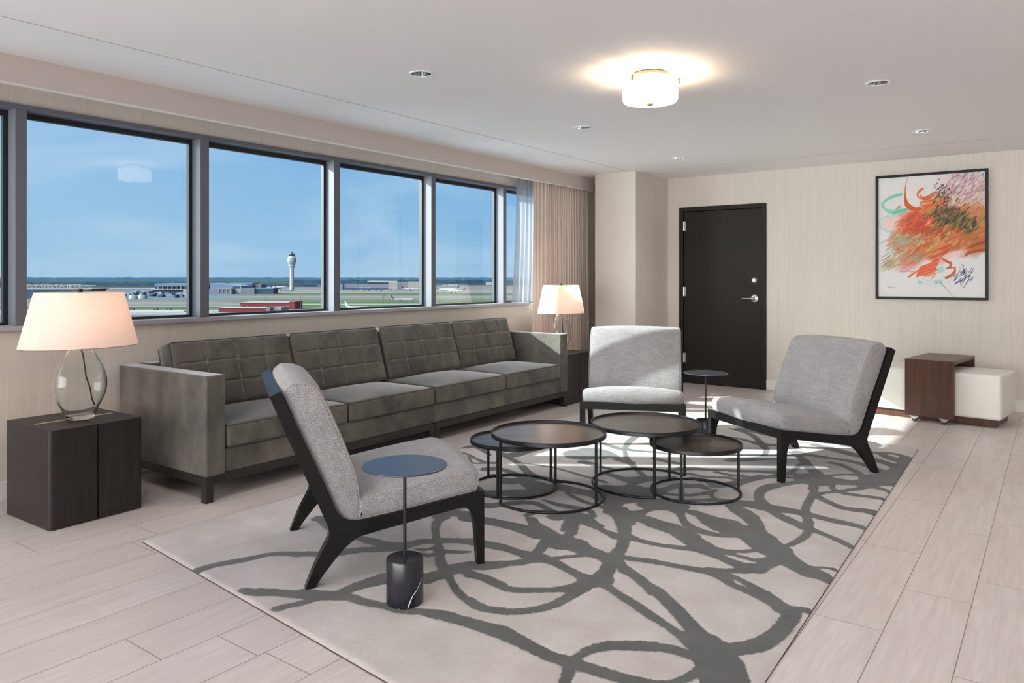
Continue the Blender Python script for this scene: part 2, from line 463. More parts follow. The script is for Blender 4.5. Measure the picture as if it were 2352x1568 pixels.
def soft_box(w, d, h, r, crown=0.0, bulge=0.0, n=14, center=(0, 0, 0)):
    """box with rounded edges, a crowned top and slightly bulging sides"""
    def axis(half, cnt):
        e = [-half, -half + r * 0.15, -half + r * 0.4, -half + r * 0.7, -half + r]
        mid = [(-half + r) + (2 * half - 2 * r) * i / cnt for i in range(1, cnt)]
        return e + mid + [-x for x in e[::-1]]
    hx, hy, hz = w / 2, d / 2, h / 2
    ax, ay, az = axis(hx, n), axis(hy, n), axis(hz, 3)
    bm = bmesh.new(); cache = {}
    def V(x, y, z):
        k = (round(x, 5), round(y, 5), round(z, 5))
        if k in cache: return cache[k]
        p = Vector((x, y, z)); q = Vector((max(-hx + r, min(hx - r, x)), max(-hy + r, min(hy - r, y)), max(-hz + r, min(hz - r, z))))
        dv = p - q
        if dv.length > 1e-9: p = q + dv.normalized() * r
        u, v_ = min(1, abs(x) / hx), min(1, abs(y) / hy); t = z / hz
        if crown and z > 0: p.z += crown * (1 - u ** 2.4) * (1 - v_ ** 2.4) * t
        if bulge:
            s = 1 - t * t
            p.x += math.copysign(bulge * s * (1 - v_ ** 3), x) * (u ** 3)
            p.y += math.copysign(bulge * s * (1 - u ** 3), y) * (v_ ** 3)
        cache[k] = bm.verts.new(p + Vector(center)); return cache[k]
    def grid(f, A, C):
        for i in range(len(A) - 1):
            for j in range(len(C) - 1):
                q = [f(A[i], C[j]), f(A[i + 1], C[j]), f(A[i + 1], C[j + 1]), f(A[i], C[j + 1])]
                if len(set(q)) == 4:
                    try: bm.faces.new(q)
                    except ValueError: pass
    for s in (-hz, hz): grid(lambda a, b: V(a, b, s), ax, ay)
    for s in (-hy, hy): grid(lambda a, b: V(a, s, b), ax, az)
    for s in (-hx, hx): grid(lambda a, b: V(s, a, b), ay, az)
    return bm

def poly_offset(poly, e):
    """move each vertex of a CCW polygon inwards by e (rough)"""
    n = len(poly); out = []
    for i in range(n):
        a, b, c = Vector(poly[i - 1]), Vector(poly[i]), Vector(poly[(i + 1) % n])
        t1 = (b - a).normalized(); t2 = (c - b).normalized()
        nn = Vector((-t1.y, t1.x)) + Vector((-t2.y, t2.x))
        if nn.length < 1e-6: nn = Vector((-t1.y, t1.x))
        nn.normalize(); k = max(0.5, nn.dot(Vector((-t1.y, t1.x))))
        out.append(tuple(b + nn * (e / k)))
    return out

def resample(poly, step, closed=True):
    out = []; n = len(poly)
    for i in range(n if closed else n - 1):
        a, b = Vector(poly[i]), Vector(poly[(i + 1) % n]); k = max(1, int((b - a).length / step))
        for j in range(k): out.append(tuple(a.lerp(b, j / k)))
    if not closed: out.append(tuple(poly[-1]))
    return out

def chaikin(poly, it=2, closed=True):
    for _ in range(it):
        out = []; n = len(poly)
        for i in range(n if closed else n - 1):
            a, b = Vector(poly[i]), Vector(poly[(i + 1) % n])
            out.append(tuple(a.lerp(b, 0.25))); out.append(tuple(a.lerp(b, 0.75)))
        if not closed: out = [poly[0]] + out + [poly[-1]]
        poly = out
    return poly

# centre lines and half widths (metres) of the charcoal lines in the rug
RUG_STROKES = [
[(-2.94,1.753,0.029),(-2.936,1.792,0.027),(-2.934,1.824,0.026),(-2.911,1.878,0.03),(-2.88,1.945,0.027),(-2.858,2.02,0.022),(-2.828,2.068,0.025),(-2.745,2.125,0.029),(-2.665,2.185,0.027)],
[(-2.604,1.75,0.022),(-2.566,1.756,0.029),(-2.539,1.773,0.035),(-2.495,1.804,0.032),(-2.428,1.837,0.029),(-2.376,1.86,0.031),(-2.33,1.889,0.037),(-2.292,1.922,0.037)],
[(-2.355,1.726,0.023),(-2.342,1.772,0.021),(-2.324,1.82,0.018),(-2.312,1.857,0.018),(-2.3,1.886,0.016)],
[(-3.065,2.489,0.032),(-3.022,2.494,0.031),(-2.961,2.472,0.021)],
[(-3.545,2.726,0.013),(-3.527,2.749,0.018),(-3.512,2.794,0.02)],
[(-2.745,2.117,0.029),(-2.725,2.14,0.027),(-2.671,2.18,0.027),(-2.603,2.256,0.037),(-2.561,2.322,0.033),(-2.507,2.371,0.033),(-2.446,2.443,0.045)],
[(-2.417,1.842,0.034),(-2.389,1.876,0.038),(-2.344,1.896,0.034),(-2.294,1.912,0.037),(-2.265,1.934,0.04),(-2.209,1.955,0.026),(-2.145,1.957,0.027),(-2.095,1.969,0.026),(-2.044,1.981,0.022),(-1.984,1.983,0.021),(-1.943,2.001,0.024),(-1.908,2.027,0.023),(-1.863,2.042,0.033),(-1.816,2.053,0.035),(-1.764,2.057,0.034),(-1.715,2.064,0.033),(-1.664,2.068,0.034),(-1.615,2.072,0.038),(-1.573,2.076,0.042)],
[(-2.321,1.79,0.013),(-2.312,1.816,0.013),(-2.304,1.847,0.012),(-2.3,1.889,0.019)],
[(-2.277,1.945,0.015),(-2.273,1.982,0.029),(-2.269,2.039,0.035),(-2.257,2.09,0.041),(-2.234,2.165,0.054),(-2.176,2.215,0.053),(-2.102,2.254,0.051),(-2.091,2.292,0.043),(-2.076,2.333,0.045),(-2.077,2.378,0.04)],
[(-3.083,2.509,0.022),(-3.006,2.476,0.024),(-2.899,2.424,0.017)],
[(-2.693,2.413,0.016),(-2.675,2.426,0.027),(-2.616,2.43,0.035),(-2.548,2.433,0.035),(-2.487,2.44,0.048),(-2.44,2.475,0.045),(-2.429,2.502,0.034),(-2.411,2.562,0.034),(-2.373,2.6,0.031),(-2.334,2.638,0.035),(-2.289,2.67,0.031),(-2.218,2.713,0.033),(-2.155,2.721,0.03),(-2.072,2.736,0.03)],
[(-2.56,2.893,0.035),(-2.54,2.818,0.026),(-2.476,2.734,0.019),(-2.407,2.662,0.018),(-2.335,2.599,0.017),(-2.271,2.535,0.018),(-2.212,2.474,0.021),(-2.154,2.416,0.024),(-2.085,2.372,0.029)],
[(-2.584,2.876,0.033),(-2.586,2.969,0.046),(-2.524,2.99,0.048),(-2.439,2.982,0.043),(-2.361,2.982,0.037),(-2.263,2.987,0.038)],
[(-2.6,2.995,0.018),(-2.597,3.058,0.022),(-2.556,3.126,0.03),(-2.486,3.19,0.041),(-2.454,3.24,0.039)],
[(-2.357,2.481,0.014),(-2.327,2.495,0.016),(-2.306,2.527,0.017),(-2.3,2.559,0.019)],
[(-2.305,2.449,0.017),(-2.265,2.452,0.017),(-2.25,2.489,0.02)],
[(-2.275,2.532,0.023),(-2.242,2.534,0.023),(-2.213,2.549,0.022),(-2.171,2.573,0.017),(-2.146,2.595,0.013)],
[(-2.081,2.375,0.033),(-2.086,2.41,0.031),(-2.071,2.454,0.032),(-2.03,2.483,0.045),(-1.986,2.508,0.042),(-1.942,2.564,0.038)],
[(-2.062,2.405,0.041),(-2.026,2.416,0.032),(-1.972,2.412,0.024),(-1.909,2.411,0.027),(-1.814,2.394,0.025)],
[(-2.049,2.338,0.019),(-1.998,2.302,0.016),(-1.931,2.252,0.018),(-1.857,2.214,0.019),(-1.789,2.188,0.021),(-1.729,2.183,0.024),(-1.674,2.21,0.024)],
[(-1.702,2.065,0.029),(-1.632,2.071,0.033),(-1.564,2.075,0.039),(-1.485,2.062,0.034),(-1.408,2.048,0.03),(-1.336,2.037,0.03),(-1.277,2.042,0.032),(-1.22,2.048,0.031),(-1.162,2.051,0.03),(-1.09,2.057,0.028),(-1.025,2.074,0.025),(-0.977,2.087,0.024)],
[(-1.257,2.03,0.021),(-1.231,1.969,0.02),(-1.217,1.927,0.018),(-1.193,1.877,0.018)],
[(-1.272,2.06,0.016),(-1.264,2.101,0.018),(-1.257,2.145,0.023),(-1.239,2.185,0.028),(-1.215,2.216,0.03),(-1.172,2.25,0.029),(-1.129,2.284,0.03),(-1.097,2.298,0.03)],
[(-1.826,2.216,0.018),(-1.764,2.191,0.02),(-1.702,2.192,0.023),(-1.645,2.216,0.024),(-1.599,2.256,0.024),(-1.561,2.306,0.025),(-1.539,2.368,0.025),(-1.531,2.432,0.026),(-1.53,2.494,0.026),(-1.525,2.56,0.03)],
[(-1.973,2.394,0.025),(-1.914,2.407,0.024),(-1.828,2.389,0.023),(-1.765,2.378,0.024),(-1.724,2.395,0.025),(-1.672,2.433,0.023),(-1.622,2.473,0.023),(-1.581,2.512,0.029),(-1.553,2.565,0.035),(-1.534,2.618,0.047)],
[(-2.045,2.482,0.036),(-1.993,2.528,0.03),(-1.94,2.574,0.03),(-1.89,2.626,0.029),(-1.866,2.682,0.033),(-1.843,2.722,0.046)],
[(-2.225,2.7,0.038),(-2.142,2.717,0.037),(-2.056,2.729,0.035),(-1.98,2.726,0.03),(-1.918,2.722,0.039),(-1.865,2.73,0.045),(-1.805,2.726,0.035),(-1.755,2.718,0.029),(-1.682,2.69,0.025),(-1.615,2.667,0.025),(-1.563,2.65,0.039),(-1.522,2.667,0.065)],
[(-2.184,3.147,0.024),(-2.118,3.091,0.024),(-2.026,3.04,0.034),(-1.942,2.97,0.059),(-1.87,2.943,0.086),(-1.818,2.955,0.074),(-1.742,2.925,0.051),(-1.683,2.919,0.048),(-1.618,2.903,0.042),(-1.569,2.862,0.031),(-1.539,2.78,0.035),(-1.519,2.697,0.038)],
[(-1.939,2.901,0.025),(-1.901,2.809,0.027),(-1.891,2.751,0.024)],
[(-1.789,2.754,0.022),(-1.773,2.79,0.017),(-1.723,2.845,0.018),(-1.704,2.888,0.033)],
[(-2.448,2.953,0.047),(-2.36,2.976,0.045),(-2.249,2.985,0.041),(-2.168,2.984,0.038),(-2.094,2.971,0.037),(-2.017,2.971,0.058)],
[(-2.032,3.28,0.025),(-1.97,3.18,0.024),(-1.911,3.086,0.021),(-1.876,3.0,0.028)],
[(-1.991,3.267,0.048),(-1.921,3.256,0.038),(-1.865,3.236,0.027),(-1.799,3.206,0.021),(-1.747,3.187,0.028),(-1.696,3.169,0.038)],
[(-1.828,3.451,0.044),(-1.736,3.311,0.035),(-1.664,3.174,0.028),(-1.619,3.066,0.028),(-1.597,2.983,0.031),(-1.581,2.914,0.034)],
[(-1.666,3.21,0.03),(-1.601,3.194,0.016),(-1.522,3.189,0.016)],
[(-1.59,2.94,0.038),(-1.538,2.954,0.022),(-1.486,2.965,0.019),(-1.421,2.978,0.015)],
[(-1.562,2.898,0.033),(-1.514,2.857,0.027),(-1.457,2.826,0.024),(-1.396,2.786,0.022),(-1.334,2.739,0.022),(-1.283,2.687,0.024)],
[(-1.495,2.647,0.031),(-1.438,2.624,0.021),(-1.37,2.586,0.021),(-1.31,2.559,0.02),(-1.248,2.525,0.022),(-1.189,2.491,0.022)],
[(-1.956,3.231,0.008),(-1.92,3.156,0.011),(-1.886,3.085,0.013)],
[(-1.357,2.581,0.023),(-1.273,2.542,0.022),(-1.21,2.51,0.021),(-1.148,2.476,0.021),(-1.09,2.447,0.02),(-1.033,2.415,0.026),(-0.991,2.396,0.039)],
[(-1.477,2.819,0.028),(-1.409,2.793,0.026),(-1.35,2.749,0.028),(-1.283,2.715,0.031),(-1.206,2.653,0.031),(-1.144,2.6,0.032),(-1.089,2.546,0.032),(-1.046,2.506,0.033),(-1.004,2.467,0.035)],
[(-1.176,2.245,0.03),(-1.121,2.281,0.03),(-1.07,2.308,0.028),(-1.033,2.318,0.03),(-0.99,2.315,0.025),(-0.955,2.308,0.021)],
[(-0.969,2.442,0.051),(-0.92,2.38,0.067),(-0.876,2.321,0.076),(-0.84,2.26,0.074),(-0.799,2.178,0.07)],
[(-1.074,2.051,0.02),(-1.003,2.081,0.013),(-0.947,2.126,0.018),(-0.924,2.178,0.02),(-0.909,2.252,0.019)],
[(-0.947,2.408,0.062),(-0.893,2.424,0.045),(-0.862,2.447,0.04),(-0.821,2.501,0.041),(-0.8,2.556,0.036),(-0.786,2.638,0.034),(-0.783,2.726,0.032),(-0.785,2.804,0.032),(-0.788,2.861,0.025)],
[(-0.812,2.843,0.034),(-0.787,2.874,0.024),(-0.75,2.889,0.021)],
[(-0.829,2.843,0.039),(-0.859,2.857,0.024),(-0.904,2.888,0.025),(-0.957,2.914,0.026),(-1.009,2.93,0.022),(-1.064,2.952,0.022),(-1.119,2.998,0.029),(-1.178,3.02,0.032),(-1.236,3.011,0.029),(-1.294,3.0,0.023),(-1.36,2.992,0.023),(-1.438,2.983,0.027),(-1.544,2.947,0.021)],
[(-1.131,3.042,0.018),(-1.095,3.038,0.018),(-1.036,3.008,0.018),(-0.988,2.979,0.022),(-0.92,2.941,0.025),(-0.861,2.893,0.022),(-0.822,2.86,0.029)],
[(-1.196,3.04,0.026),(-1.144,3.063,0.024),(-1.111,3.084,0.024),(-1.072,3.115,0.029),(-1.037,3.157,0.038),(-1.013,3.238,0.037),(-1.001,3.329,0.041),(-0.993,3.403,0.048)],
[(-0.993,3.386,0.062),(-0.944,3.337,0.055),(-0.881,3.287,0.049),(-0.836,3.251,0.044)],
[(-1.661,3.17,0.02),(-1.63,3.183,0.019),(-1.564,3.183,0.022),(-1.477,3.187,0.022),(-1.401,3.21,0.026),(-1.328,3.236,0.03),(-1.272,3.233,0.038),(-1.209,3.21,0.031),(-1.146,3.181,0.031),(-1.09,3.166,0.041),(-1.041,3.17,0.053)],
[(-1.828,3.489,0.072),(-1.775,3.492,0.052),(-1.715,3.49,0.036),(-1.628,3.443,0.055),(-1.562,3.437,0.063),(-1.484,3.4,0.053),(-1.401,3.342,0.056),(-1.321,3.287,0.057),(-1.261,3.276,0.04)],
[(-1.257,3.279,0.034),(-1.214,3.294,0.021),(-1.147,3.333,0.019),(-1.091,3.402,0.019),(-1.065,3.438,0.037)],
[(-1.234,3.261,0.022),(-1.18,3.274,0.016),(-1.125,3.267,0.017),(-1.072,3.263,0.02),(-1.018,3.283,0.042)],
[(-1.647,3.756,0.02),(-1.588,3.653,0.02),(-1.536,3.576,0.02),(-1.485,3.515,0.028),(-1.417,3.481,0.035),(-1.353,3.47,0.031),(-1.3,3.481,0.024),(-1.252,3.506,0.021),(-1.214,3.528,0.032),(-1.149,3.498,0.053),(-1.092,3.455,0.064),(-1.044,3.436,0.083)],
[(-1.581,3.742,0.025),(-1.545,3.732,0.037),(-1.488,3.703,0.038),(-1.402,3.641,0.063),(-1.329,3.608,0.08),(-1.265,3.592,0.081),(-1.208,3.592,0.088),(-1.139,3.553,0.075),(-1.075,3.486,0.062)],
[(-1.429,3.966,0.035),(-1.354,3.897,0.049),(-1.287,3.827,0.044),(-1.223,3.74,0.037),(-1.17,3.631,0.034),(-1.112,3.554,0.039)],
[(-1.418,4.026,0.054),(-1.351,4.036,0.043),(-1.263,4.037,0.052),(-1.175,4.048,0.04),(-1.093,4.076,0.042)],
[(-1.239,4.018,0.025),(-1.157,3.946,0.029),(-1.085,3.896,0.031),(-1.015,3.849,0.033)],
[(-1.772,3.578,0.026),(-1.757,3.645,0.025),(-1.726,3.723,0.059),(-1.663,3.732,0.044),(-1.609,3.685,0.031)],
[(-1.814,3.488,0.082),(-1.779,3.525,0.046),(-1.772,3.578,0.024)],
[(-1.774,3.738,0.094),(-1.728,3.772,0.064),(-1.673,3.787,0.062),(-1.635,3.79,0.04)],
[(-1.175,4.682,0.027),(-1.136,4.504,0.02),(-1.12,4.386,0.021),(-1.105,4.254,0.023),(-1.089,4.148,0.021),(-1.053,4.027,0.023),(-1.017,3.931,0.024),(-0.994,3.849,0.022),(-0.978,3.78,0.02),(-0.975,3.69,0.022),(-0.986,3.608,0.02),(-1.002,3.538,0.018),(-1.029,3.491,0.022)],
[(-1.217,4.724,0.043),(-1.268,4.662,0.031),(-1.322,4.575,0.033),(-1.362,4.498,0.042),(-1.387,4.41,0.038),(-1.386,4.31,0.029),(-1.359,4.211,0.026),(-1.318,4.128,0.035),(-1.262,4.06,0.035)],
[(-1.418,4.044,0.033),(-1.337,4.053,0.037),(-1.291,4.058,0.049),(-1.245,4.063,0.045),(-1.201,4.076,0.039),(-1.132,4.079,0.034),(-1.082,4.06,0.044),(-1.036,4.057,0.036),(-0.966,4.038,0.034),(-0.899,4.027,0.036),(-0.835,4.023,0.032),(-0.77,4.005,0.026)],
[(-1.249,4.031,0.024),(-1.191,3.962,0.022),(-1.159,3.932,0.026),(-1.101,3.887,0.028),(-1.053,3.855,0.025),(-1.006,3.823,0.031)],
[(-1.109,4.437,0.029),(-1.075,4.398,0.026),(-1.045,4.369,0.026),(-0.987,4.32,0.025),(-0.934,4.285,0.031),(-0.889,4.282,0.035),(-0.827,4.303,0.04),(-0.77,4.298,0.049)],
[(-0.978,3.828,0.027),(-0.929,3.8,0.022),(-0.882,3.773,0.022),(-0.836,3.747,0.023),(-0.789,3.709,0.022),(-0.763,3.693,0.025)],
[(-1.108,4.47,0.025),(-1.081,4.522,0.019),(-1.034,4.59,0.023),(-0.989,4.652,0.023),(-0.952,4.706,0.024),(-0.912,4.793,0.025)],
[(-1.089,4.722,0.017),(-1.068,4.644,0.017),(-1.024,4.59,0.026),(-0.973,4.575,0.03),(-0.904,4.583,0.027),(-0.837,4.594,0.027),(-0.777,4.592,0.026)],
[(-0.924,4.807,0.042),(-0.867,4.814,0.032),(-0.816,4.795,0.023),(-0.773,4.759,0.02)],
[(-1.246,4.777,0.071),(-1.192,4.767,0.119),(-1.148,4.8,0.095),(-1.076,4.823,0.076),(-0.98,4.844,0.052),(-0.916,4.896,0.058),(-0.851,4.944,0.064),(-0.787,5.04,0.069)],
[(-1.384,3.961,0.016),(-1.331,3.905,0.033),(-1.283,3.859,0.034),(-1.23,3.784,0.025),(-1.198,3.683,0.028),(-1.142,3.59,0.035),(-1.083,3.522,0.034),(-1.042,3.467,0.026),(-1.015,3.378,0.032),(-0.974,3.344,0.058),(-0.923,3.324,0.049),(-0.88,3.301,0.043),(-0.839,3.283,0.046),(-0.796,3.256,0.044),(-0.756,3.234,0.036)],
[(-1.263,3.603,0.085),(-1.202,3.577,0.059),(-1.153,3.559,0.059)],
[(-0.837,3.332,0.015),(-0.812,3.35,0.012),(-0.792,3.357,0.014),(-0.764,3.361,0.016)],
[(-0.868,5.148,0.05),(-0.84,5.267,0.047),(-0.827,5.432,0.036),(-0.822,5.599,0.029),(-0.814,5.719,0.014)],
[(-1.051,5.756,0.035),(-1.0,5.769,0.032),(-0.961,5.7,0.035),(-0.9,5.642,0.053),(-0.848,5.637,0.102)],
[(-0.991,5.815,0.025),(-0.944,5.819,0.026),(-0.881,5.789,0.025),(-0.827,5.734,0.045),(-0.787,5.74,0.054)],
[(-1.449,5.772,0.036),(-1.351,5.727,0.051),(-1.253,5.67,0.048),(-1.159,5.615,0.05),(-1.073,5.588,0.05),(-0.985,5.537,0.044),(-0.898,5.474,0.043),(-0.844,5.446,0.071)],
[(-1.432,5.415,0.026),(-1.361,5.421,0.036),(-1.25,5.414,0.027),(-1.142,5.407,0.033),(-1.057,5.372,0.036),(-0.979,5.307,0.033),(-0.917,5.236,0.051),(-0.851,5.185,0.088)],
[(-1.219,5.28,0.028),(-1.164,5.266,0.031),(-1.1,5.206,0.026),(-1.033,5.126,0.026),(-0.986,5.061,0.024),(-0.949,4.992,0.044),(-0.908,5.023,0.043)],
[(-0.931,5.101,0.031),(-0.906,5.095,0.054),(-0.877,5.117,0.054),(-0.84,5.12,0.098)],
[(-1.173,4.888,0.044),(-1.141,4.942,0.019),(-1.104,4.994,0.018),(-1.062,5.03,0.019),(-1.0,5.056,0.032)],
[(-1.181,4.822,0.124),(-1.118,4.84,0.056),(-1.046,4.84,0.036),(-0.983,4.879,0.032),(-0.925,4.94,0.056),(-0.86,4.965,0.045),(-0.797,4.999,0.087)],
[(-1.44,5.319,0.031),(-1.387,5.242,0.035),(-1.345,5.146,0.033),(-1.291,5.039,0.035),(-1.234,4.953,0.039),(-1.187,4.865,0.026),(-1.192,4.767,0.028),(-1.173,4.645,0.023),(-1.158,4.548,0.021)],
[(-1.373,5.112,0.02),(-1.365,4.946,0.017),(-1.367,4.843,0.02),(-1.401,4.781,0.027),(-1.431,4.71,0.026),(-1.481,4.621,0.027),(-1.525,4.523,0.033),(-1.559,4.384,0.035)],
[(-1.365,4.832,0.036),(-1.287,4.828,0.034),(-1.238,4.852,0.052)],
[(-1.422,4.681,0.019),(-1.339,4.742,0.022),(-1.253,4.757,0.029)],
[(-1.692,4.681,0.03),(-1.619,4.721,0.029),(-1.554,4.768,0.026),(-1.459,4.801,0.03),(-1.393,4.824,0.032)],
[(-1.651,4.568,0.023),(-1.598,4.583,0.022),(-1.522,4.591,0.028)],
[(-1.788,4.947,0.042),(-1.723,5.024,0.048),(-1.662,5.098,0.048),(-1.6,5.172,0.048),(-1.539,5.252,0.039),(-1.478,5.336,0.037),(-1.442,5.408,0.041)],
[(-1.649,5.112,0.011),(-1.65,5.24,0.018),(-1.682,5.388,0.02),(-1.743,5.506,0.031),(-1.807,5.631,0.026),(-1.883,5.757,0.026),(-1.955,5.855,0.03),(-2.032,5.925,0.03),(-2.16,5.978,0.019)],
[(-2.048,5.666,0.019),(-1.956,5.648,0.022),(-1.856,5.596,0.028),(-1.787,5.559,0.042)],
[(-1.741,5.569,0.041),(-1.663,5.592,0.032)],
[(-2.076,6.015,0.059),(-1.995,6.017,0.069),(-1.922,5.958,0.042),(-1.833,5.926,0.045),(-1.738,5.908,0.047)],
[(-1.517,5.414,0.024),(-1.486,5.468,0.034),(-1.418,5.425,0.028)],
[(-2.658,5.275,0.03),(-2.608,5.052,0.028),(-2.55,4.881,0.019),(-2.489,4.753,0.014),(-2.398,4.603,0.018),(-2.324,4.503,0.024),(-2.246,4.415,0.022),(-2.171,4.33,0.019),(-2.081,4.231,0.019)],
[(-2.767,4.904,0.022),(-2.665,4.856,0.027),(-2.567,4.81,0.031),(-2.521,4.815,0.039),(-2.439,4.817,0.029),(-2.359,4.843,0.025),(-2.282,4.863,0.026),(-2.2,4.868,0.023)],
[(-2.725,4.636,0.066),(-2.671,4.648,0.071),(-2.606,4.64,0.063),(-2.531,4.612,0.039),(-2.477,4.598,0.023)],
[(-2.426,4.504,0.022),(-2.364,4.494,0.03),(-2.315,4.485,0.041)],
[(-2.233,4.698,0.027),(-2.165,4.671,0.029),(-2.107,4.663,0.033),(-2.037,4.66,0.024)],
[(-2.018,4.465,0.024),(-1.987,4.488,0.03),(-1.952,4.548,0.043),(-1.896,4.596,0.035),(-1.829,4.615,0.034),(-1.748,4.663,0.029),(-1.664,4.698,0.025),(-1.523,4.779,0.022)],
[(-2.274,4.143,0.028),(-2.176,4.107,0.037),(-2.098,4.103,0.063),(-2.058,4.173,0.058),(-2.006,4.222,0.045),(-1.973,4.257,0.037),(-1.928,4.311,0.028)],
[(-2.059,3.99,0.024),(-2.06,4.049,0.03),(-2.05,4.097,0.033)],
[(-2.111,3.837,0.096),(-2.041,3.851,0.116),(-1.975,3.863,0.132),(-1.927,3.88,0.069),(-1.835,3.823,0.026)],
[(-2.017,3.963,0.06),(-1.961,3.947,0.044),(-1.919,3.978,0.046),(-1.867,3.988,0.047),(-1.844,4.08,0.027),(-1.814,4.17,0.05),(-1.754,4.195,0.039),(-1.724,4.236,0.036),(-1.665,4.202,0.027)],
[(-1.828,4.219,0.013),(-1.74,4.017,0.016),(-1.682,3.884,0.014)],
[(-1.855,3.923,0.032),(-1.814,3.963,0.022),(-1.75,3.973,0.019),(-1.681,4.021,0.023),(-1.641,4.086,0.027),(-1.618,4.139,0.026),(-1.608,4.206,0.019)],
[(-1.812,3.814,0.024),(-1.749,3.869,0.021),(-1.687,3.88,0.025),(-1.609,3.951,0.024),(-1.546,4.01,0.032),(-1.472,4.038,0.033),(-1.413,4.048,0.043),(-1.305,4.094,0.039)],
[(-1.77,4.443,0.016),(-1.722,4.466,0.019),(-1.643,4.509,0.023),(-1.556,4.5,0.029)],
[(-1.818,4.371,0.023),(-1.763,4.39,0.009),(-1.759,4.32,0.012),(-1.692,4.329,0.02),(-1.64,4.278,0.039),(-1.602,4.335,0.035),(-1.571,4.438,0.029),(-1.529,4.582,0.027),(-1.484,4.658,0.038)],
[(-1.908,4.434,0.032),(-1.865,4.461,0.022),(-1.816,4.436,0.02),(-1.77,4.443,0.023)],
[(-1.75,4.59,0.022),(-1.67,4.582,0.02),(-1.584,4.606,0.02),(-1.515,4.609,0.019)],
[(-1.628,4.154,0.012),(-1.576,4.066,0.014),(-1.529,4.022,0.019)],
[(-1.817,3.768,0.025),(-1.758,3.745,0.047),(-1.695,3.75,0.042),(-1.634,3.739,0.028),(-1.589,3.664,0.015),(-1.547,3.591,0.013),(-1.498,3.528,0.016),(-1.44,3.489,0.022),(-1.373,3.466,0.018),(-1.302,3.473,0.014)],
[(-1.591,3.747,0.013),(-1.554,3.736,0.025),(-1.491,3.713,0.038),(-1.418,3.679,0.051),(-1.339,3.673,0.061)],
[(-1.773,3.605,0.02),(-1.789,3.517,0.046),(-1.843,3.478,0.055),(-1.904,3.478,0.04),(-1.96,3.548,0.02),(-2.022,3.634,0.02)],
[(-1.82,3.42,0.035),(-1.771,3.464,0.048),(-1.717,3.481,0.054),(-1.645,3.462,0.049),(-1.561,3.454,0.047),(-1.49,3.426,0.044),(-1.417,3.389,0.041)],
[(-1.943,3.693,0.044),(-1.896,3.753,0.041),(-1.863,3.751,0.02),(-1.777,3.674,0.027),(-1.774,3.733,0.018)],
[(-3.56,4.169,0.071),(-3.51,4.236,0.083),(-3.413,4.247,0.041),(-3.292,4.164,0.024),(-3.198,4.095,0.015)],
[(-3.171,4.197,0.017),(-3.092,4.16,0.052),(-3.065,4.193,0.059),(-3.057,4.308,0.049),(-3.026,4.43,0.027)],
[(-3.439,4.028,0.019),(-3.391,4.036,0.017),(-3.311,4.013,0.015),(-3.206,3.958,0.014),(-3.094,3.914,0.024),(-3.034,3.933,0.022)],
[(-3.306,3.99,0.007),(-3.228,3.916,0.01),(-3.16,3.845,0.015),(-3.114,3.875,0.018),(-3.044,3.946,0.022)],
[(-3.056,4.12,0.024),(-2.938,4.053,0.024),(-2.837,3.981,0.028),(-2.753,3.903,0.026),(-2.678,3.847,0.032),(-2.595,3.8,0.043),(-2.542,3.818,0.039),(-2.487,3.817,0.036),(-2.434,3.794,0.025)],
[(-2.889,4.045,0.013),(-2.792,4.062,0.02),(-2.711,4.073,0.015),(-2.621,4.069,0.013),(-2.524,4.048,0.015),(-2.393,4.013,0.017),(-2.302,3.994,0.017),(-2.21,3.969,0.018)],
[(-2.971,3.789,0.051),(-2.952,3.826,0.047),(-2.896,3.833,0.034),(-2.83,3.824,0.028),(-2.75,3.794,0.029),(-2.672,3.765,0.039)],
[(-2.859,3.692,0.028),(-2.773,3.67,0.026),(-2.691,3.636,0.06),(-2.674,3.69,0.042),(-2.603,3.691,0.056),(-2.523,3.67,0.074),(-2.443,3.631,0.088),(-2.406,3.678,0.059)],
[(-2.684,3.361,0.035),(-2.641,3.374,0.044),(-2.599,3.405,0.052),(-2.548,3.442,0.059),(-2.487,3.468,0.081),(-2.444,3.518,0.071),(-2.435,3.58,0.053)],
[(-2.696,4.451,0.09),(-2.673,4.502,0.144),(-2.621,4.546,0.131),(-2.55,4.558,0.07),(-2.479,4.556,0.034),(-2.41,4.555,0.028)],
[(-2.576,4.319,0.038),(-2.497,4.303,0.036),(-2.407,4.273,0.029),(-2.329,4.26,0.027)],
[(-2.425,3.683,0.062),(-2.368,3.715,0.058),(-2.287,3.708,0.051),(-2.211,3.708,0.054),(-2.144,3.72,0.058),(-2.057,3.677,0.058),(-1.958,3.615,0.049)],
[(-2.283,3.646,0.015),(-2.199,3.591,0.016),(-2.12,3.554,0.019),(-2.04,3.538,0.018),(-1.965,3.528,0.022)],
[(-2.303,3.445,0.015),(-2.206,3.424,0.025),(-2.136,3.426,0.032),(-2.071,3.434,0.031),(-1.997,3.426,0.021),(-1.935,3.365,0.012)],
[(-2.231,3.178,0.021),(-2.231,3.246,0.025),(-2.203,3.275,0.027),(-2.148,3.269,0.026),(-2.119,3.275,0.023)],
[(-2.227,3.165,0.01),(-2.155,3.088,0.014),(-2.096,3.048,0.017),(-2.024,3.008,0.029)],
[(-2.115,3.226,0.024),(-2.08,3.222,0.033),(-2.084,3.27,0.016)],
[(-2.076,3.307,0.028),(-2.05,3.31,0.042),(-2.035,3.337,0.042),(-1.969,3.34,0.029),(-1.894,3.286,0.018),(-1.834,3.254,0.016)],
[(-2.076,3.307,0.013),(-2.022,3.243,0.017),(-1.988,3.154,0.016),(-1.951,3.088,0.015)],
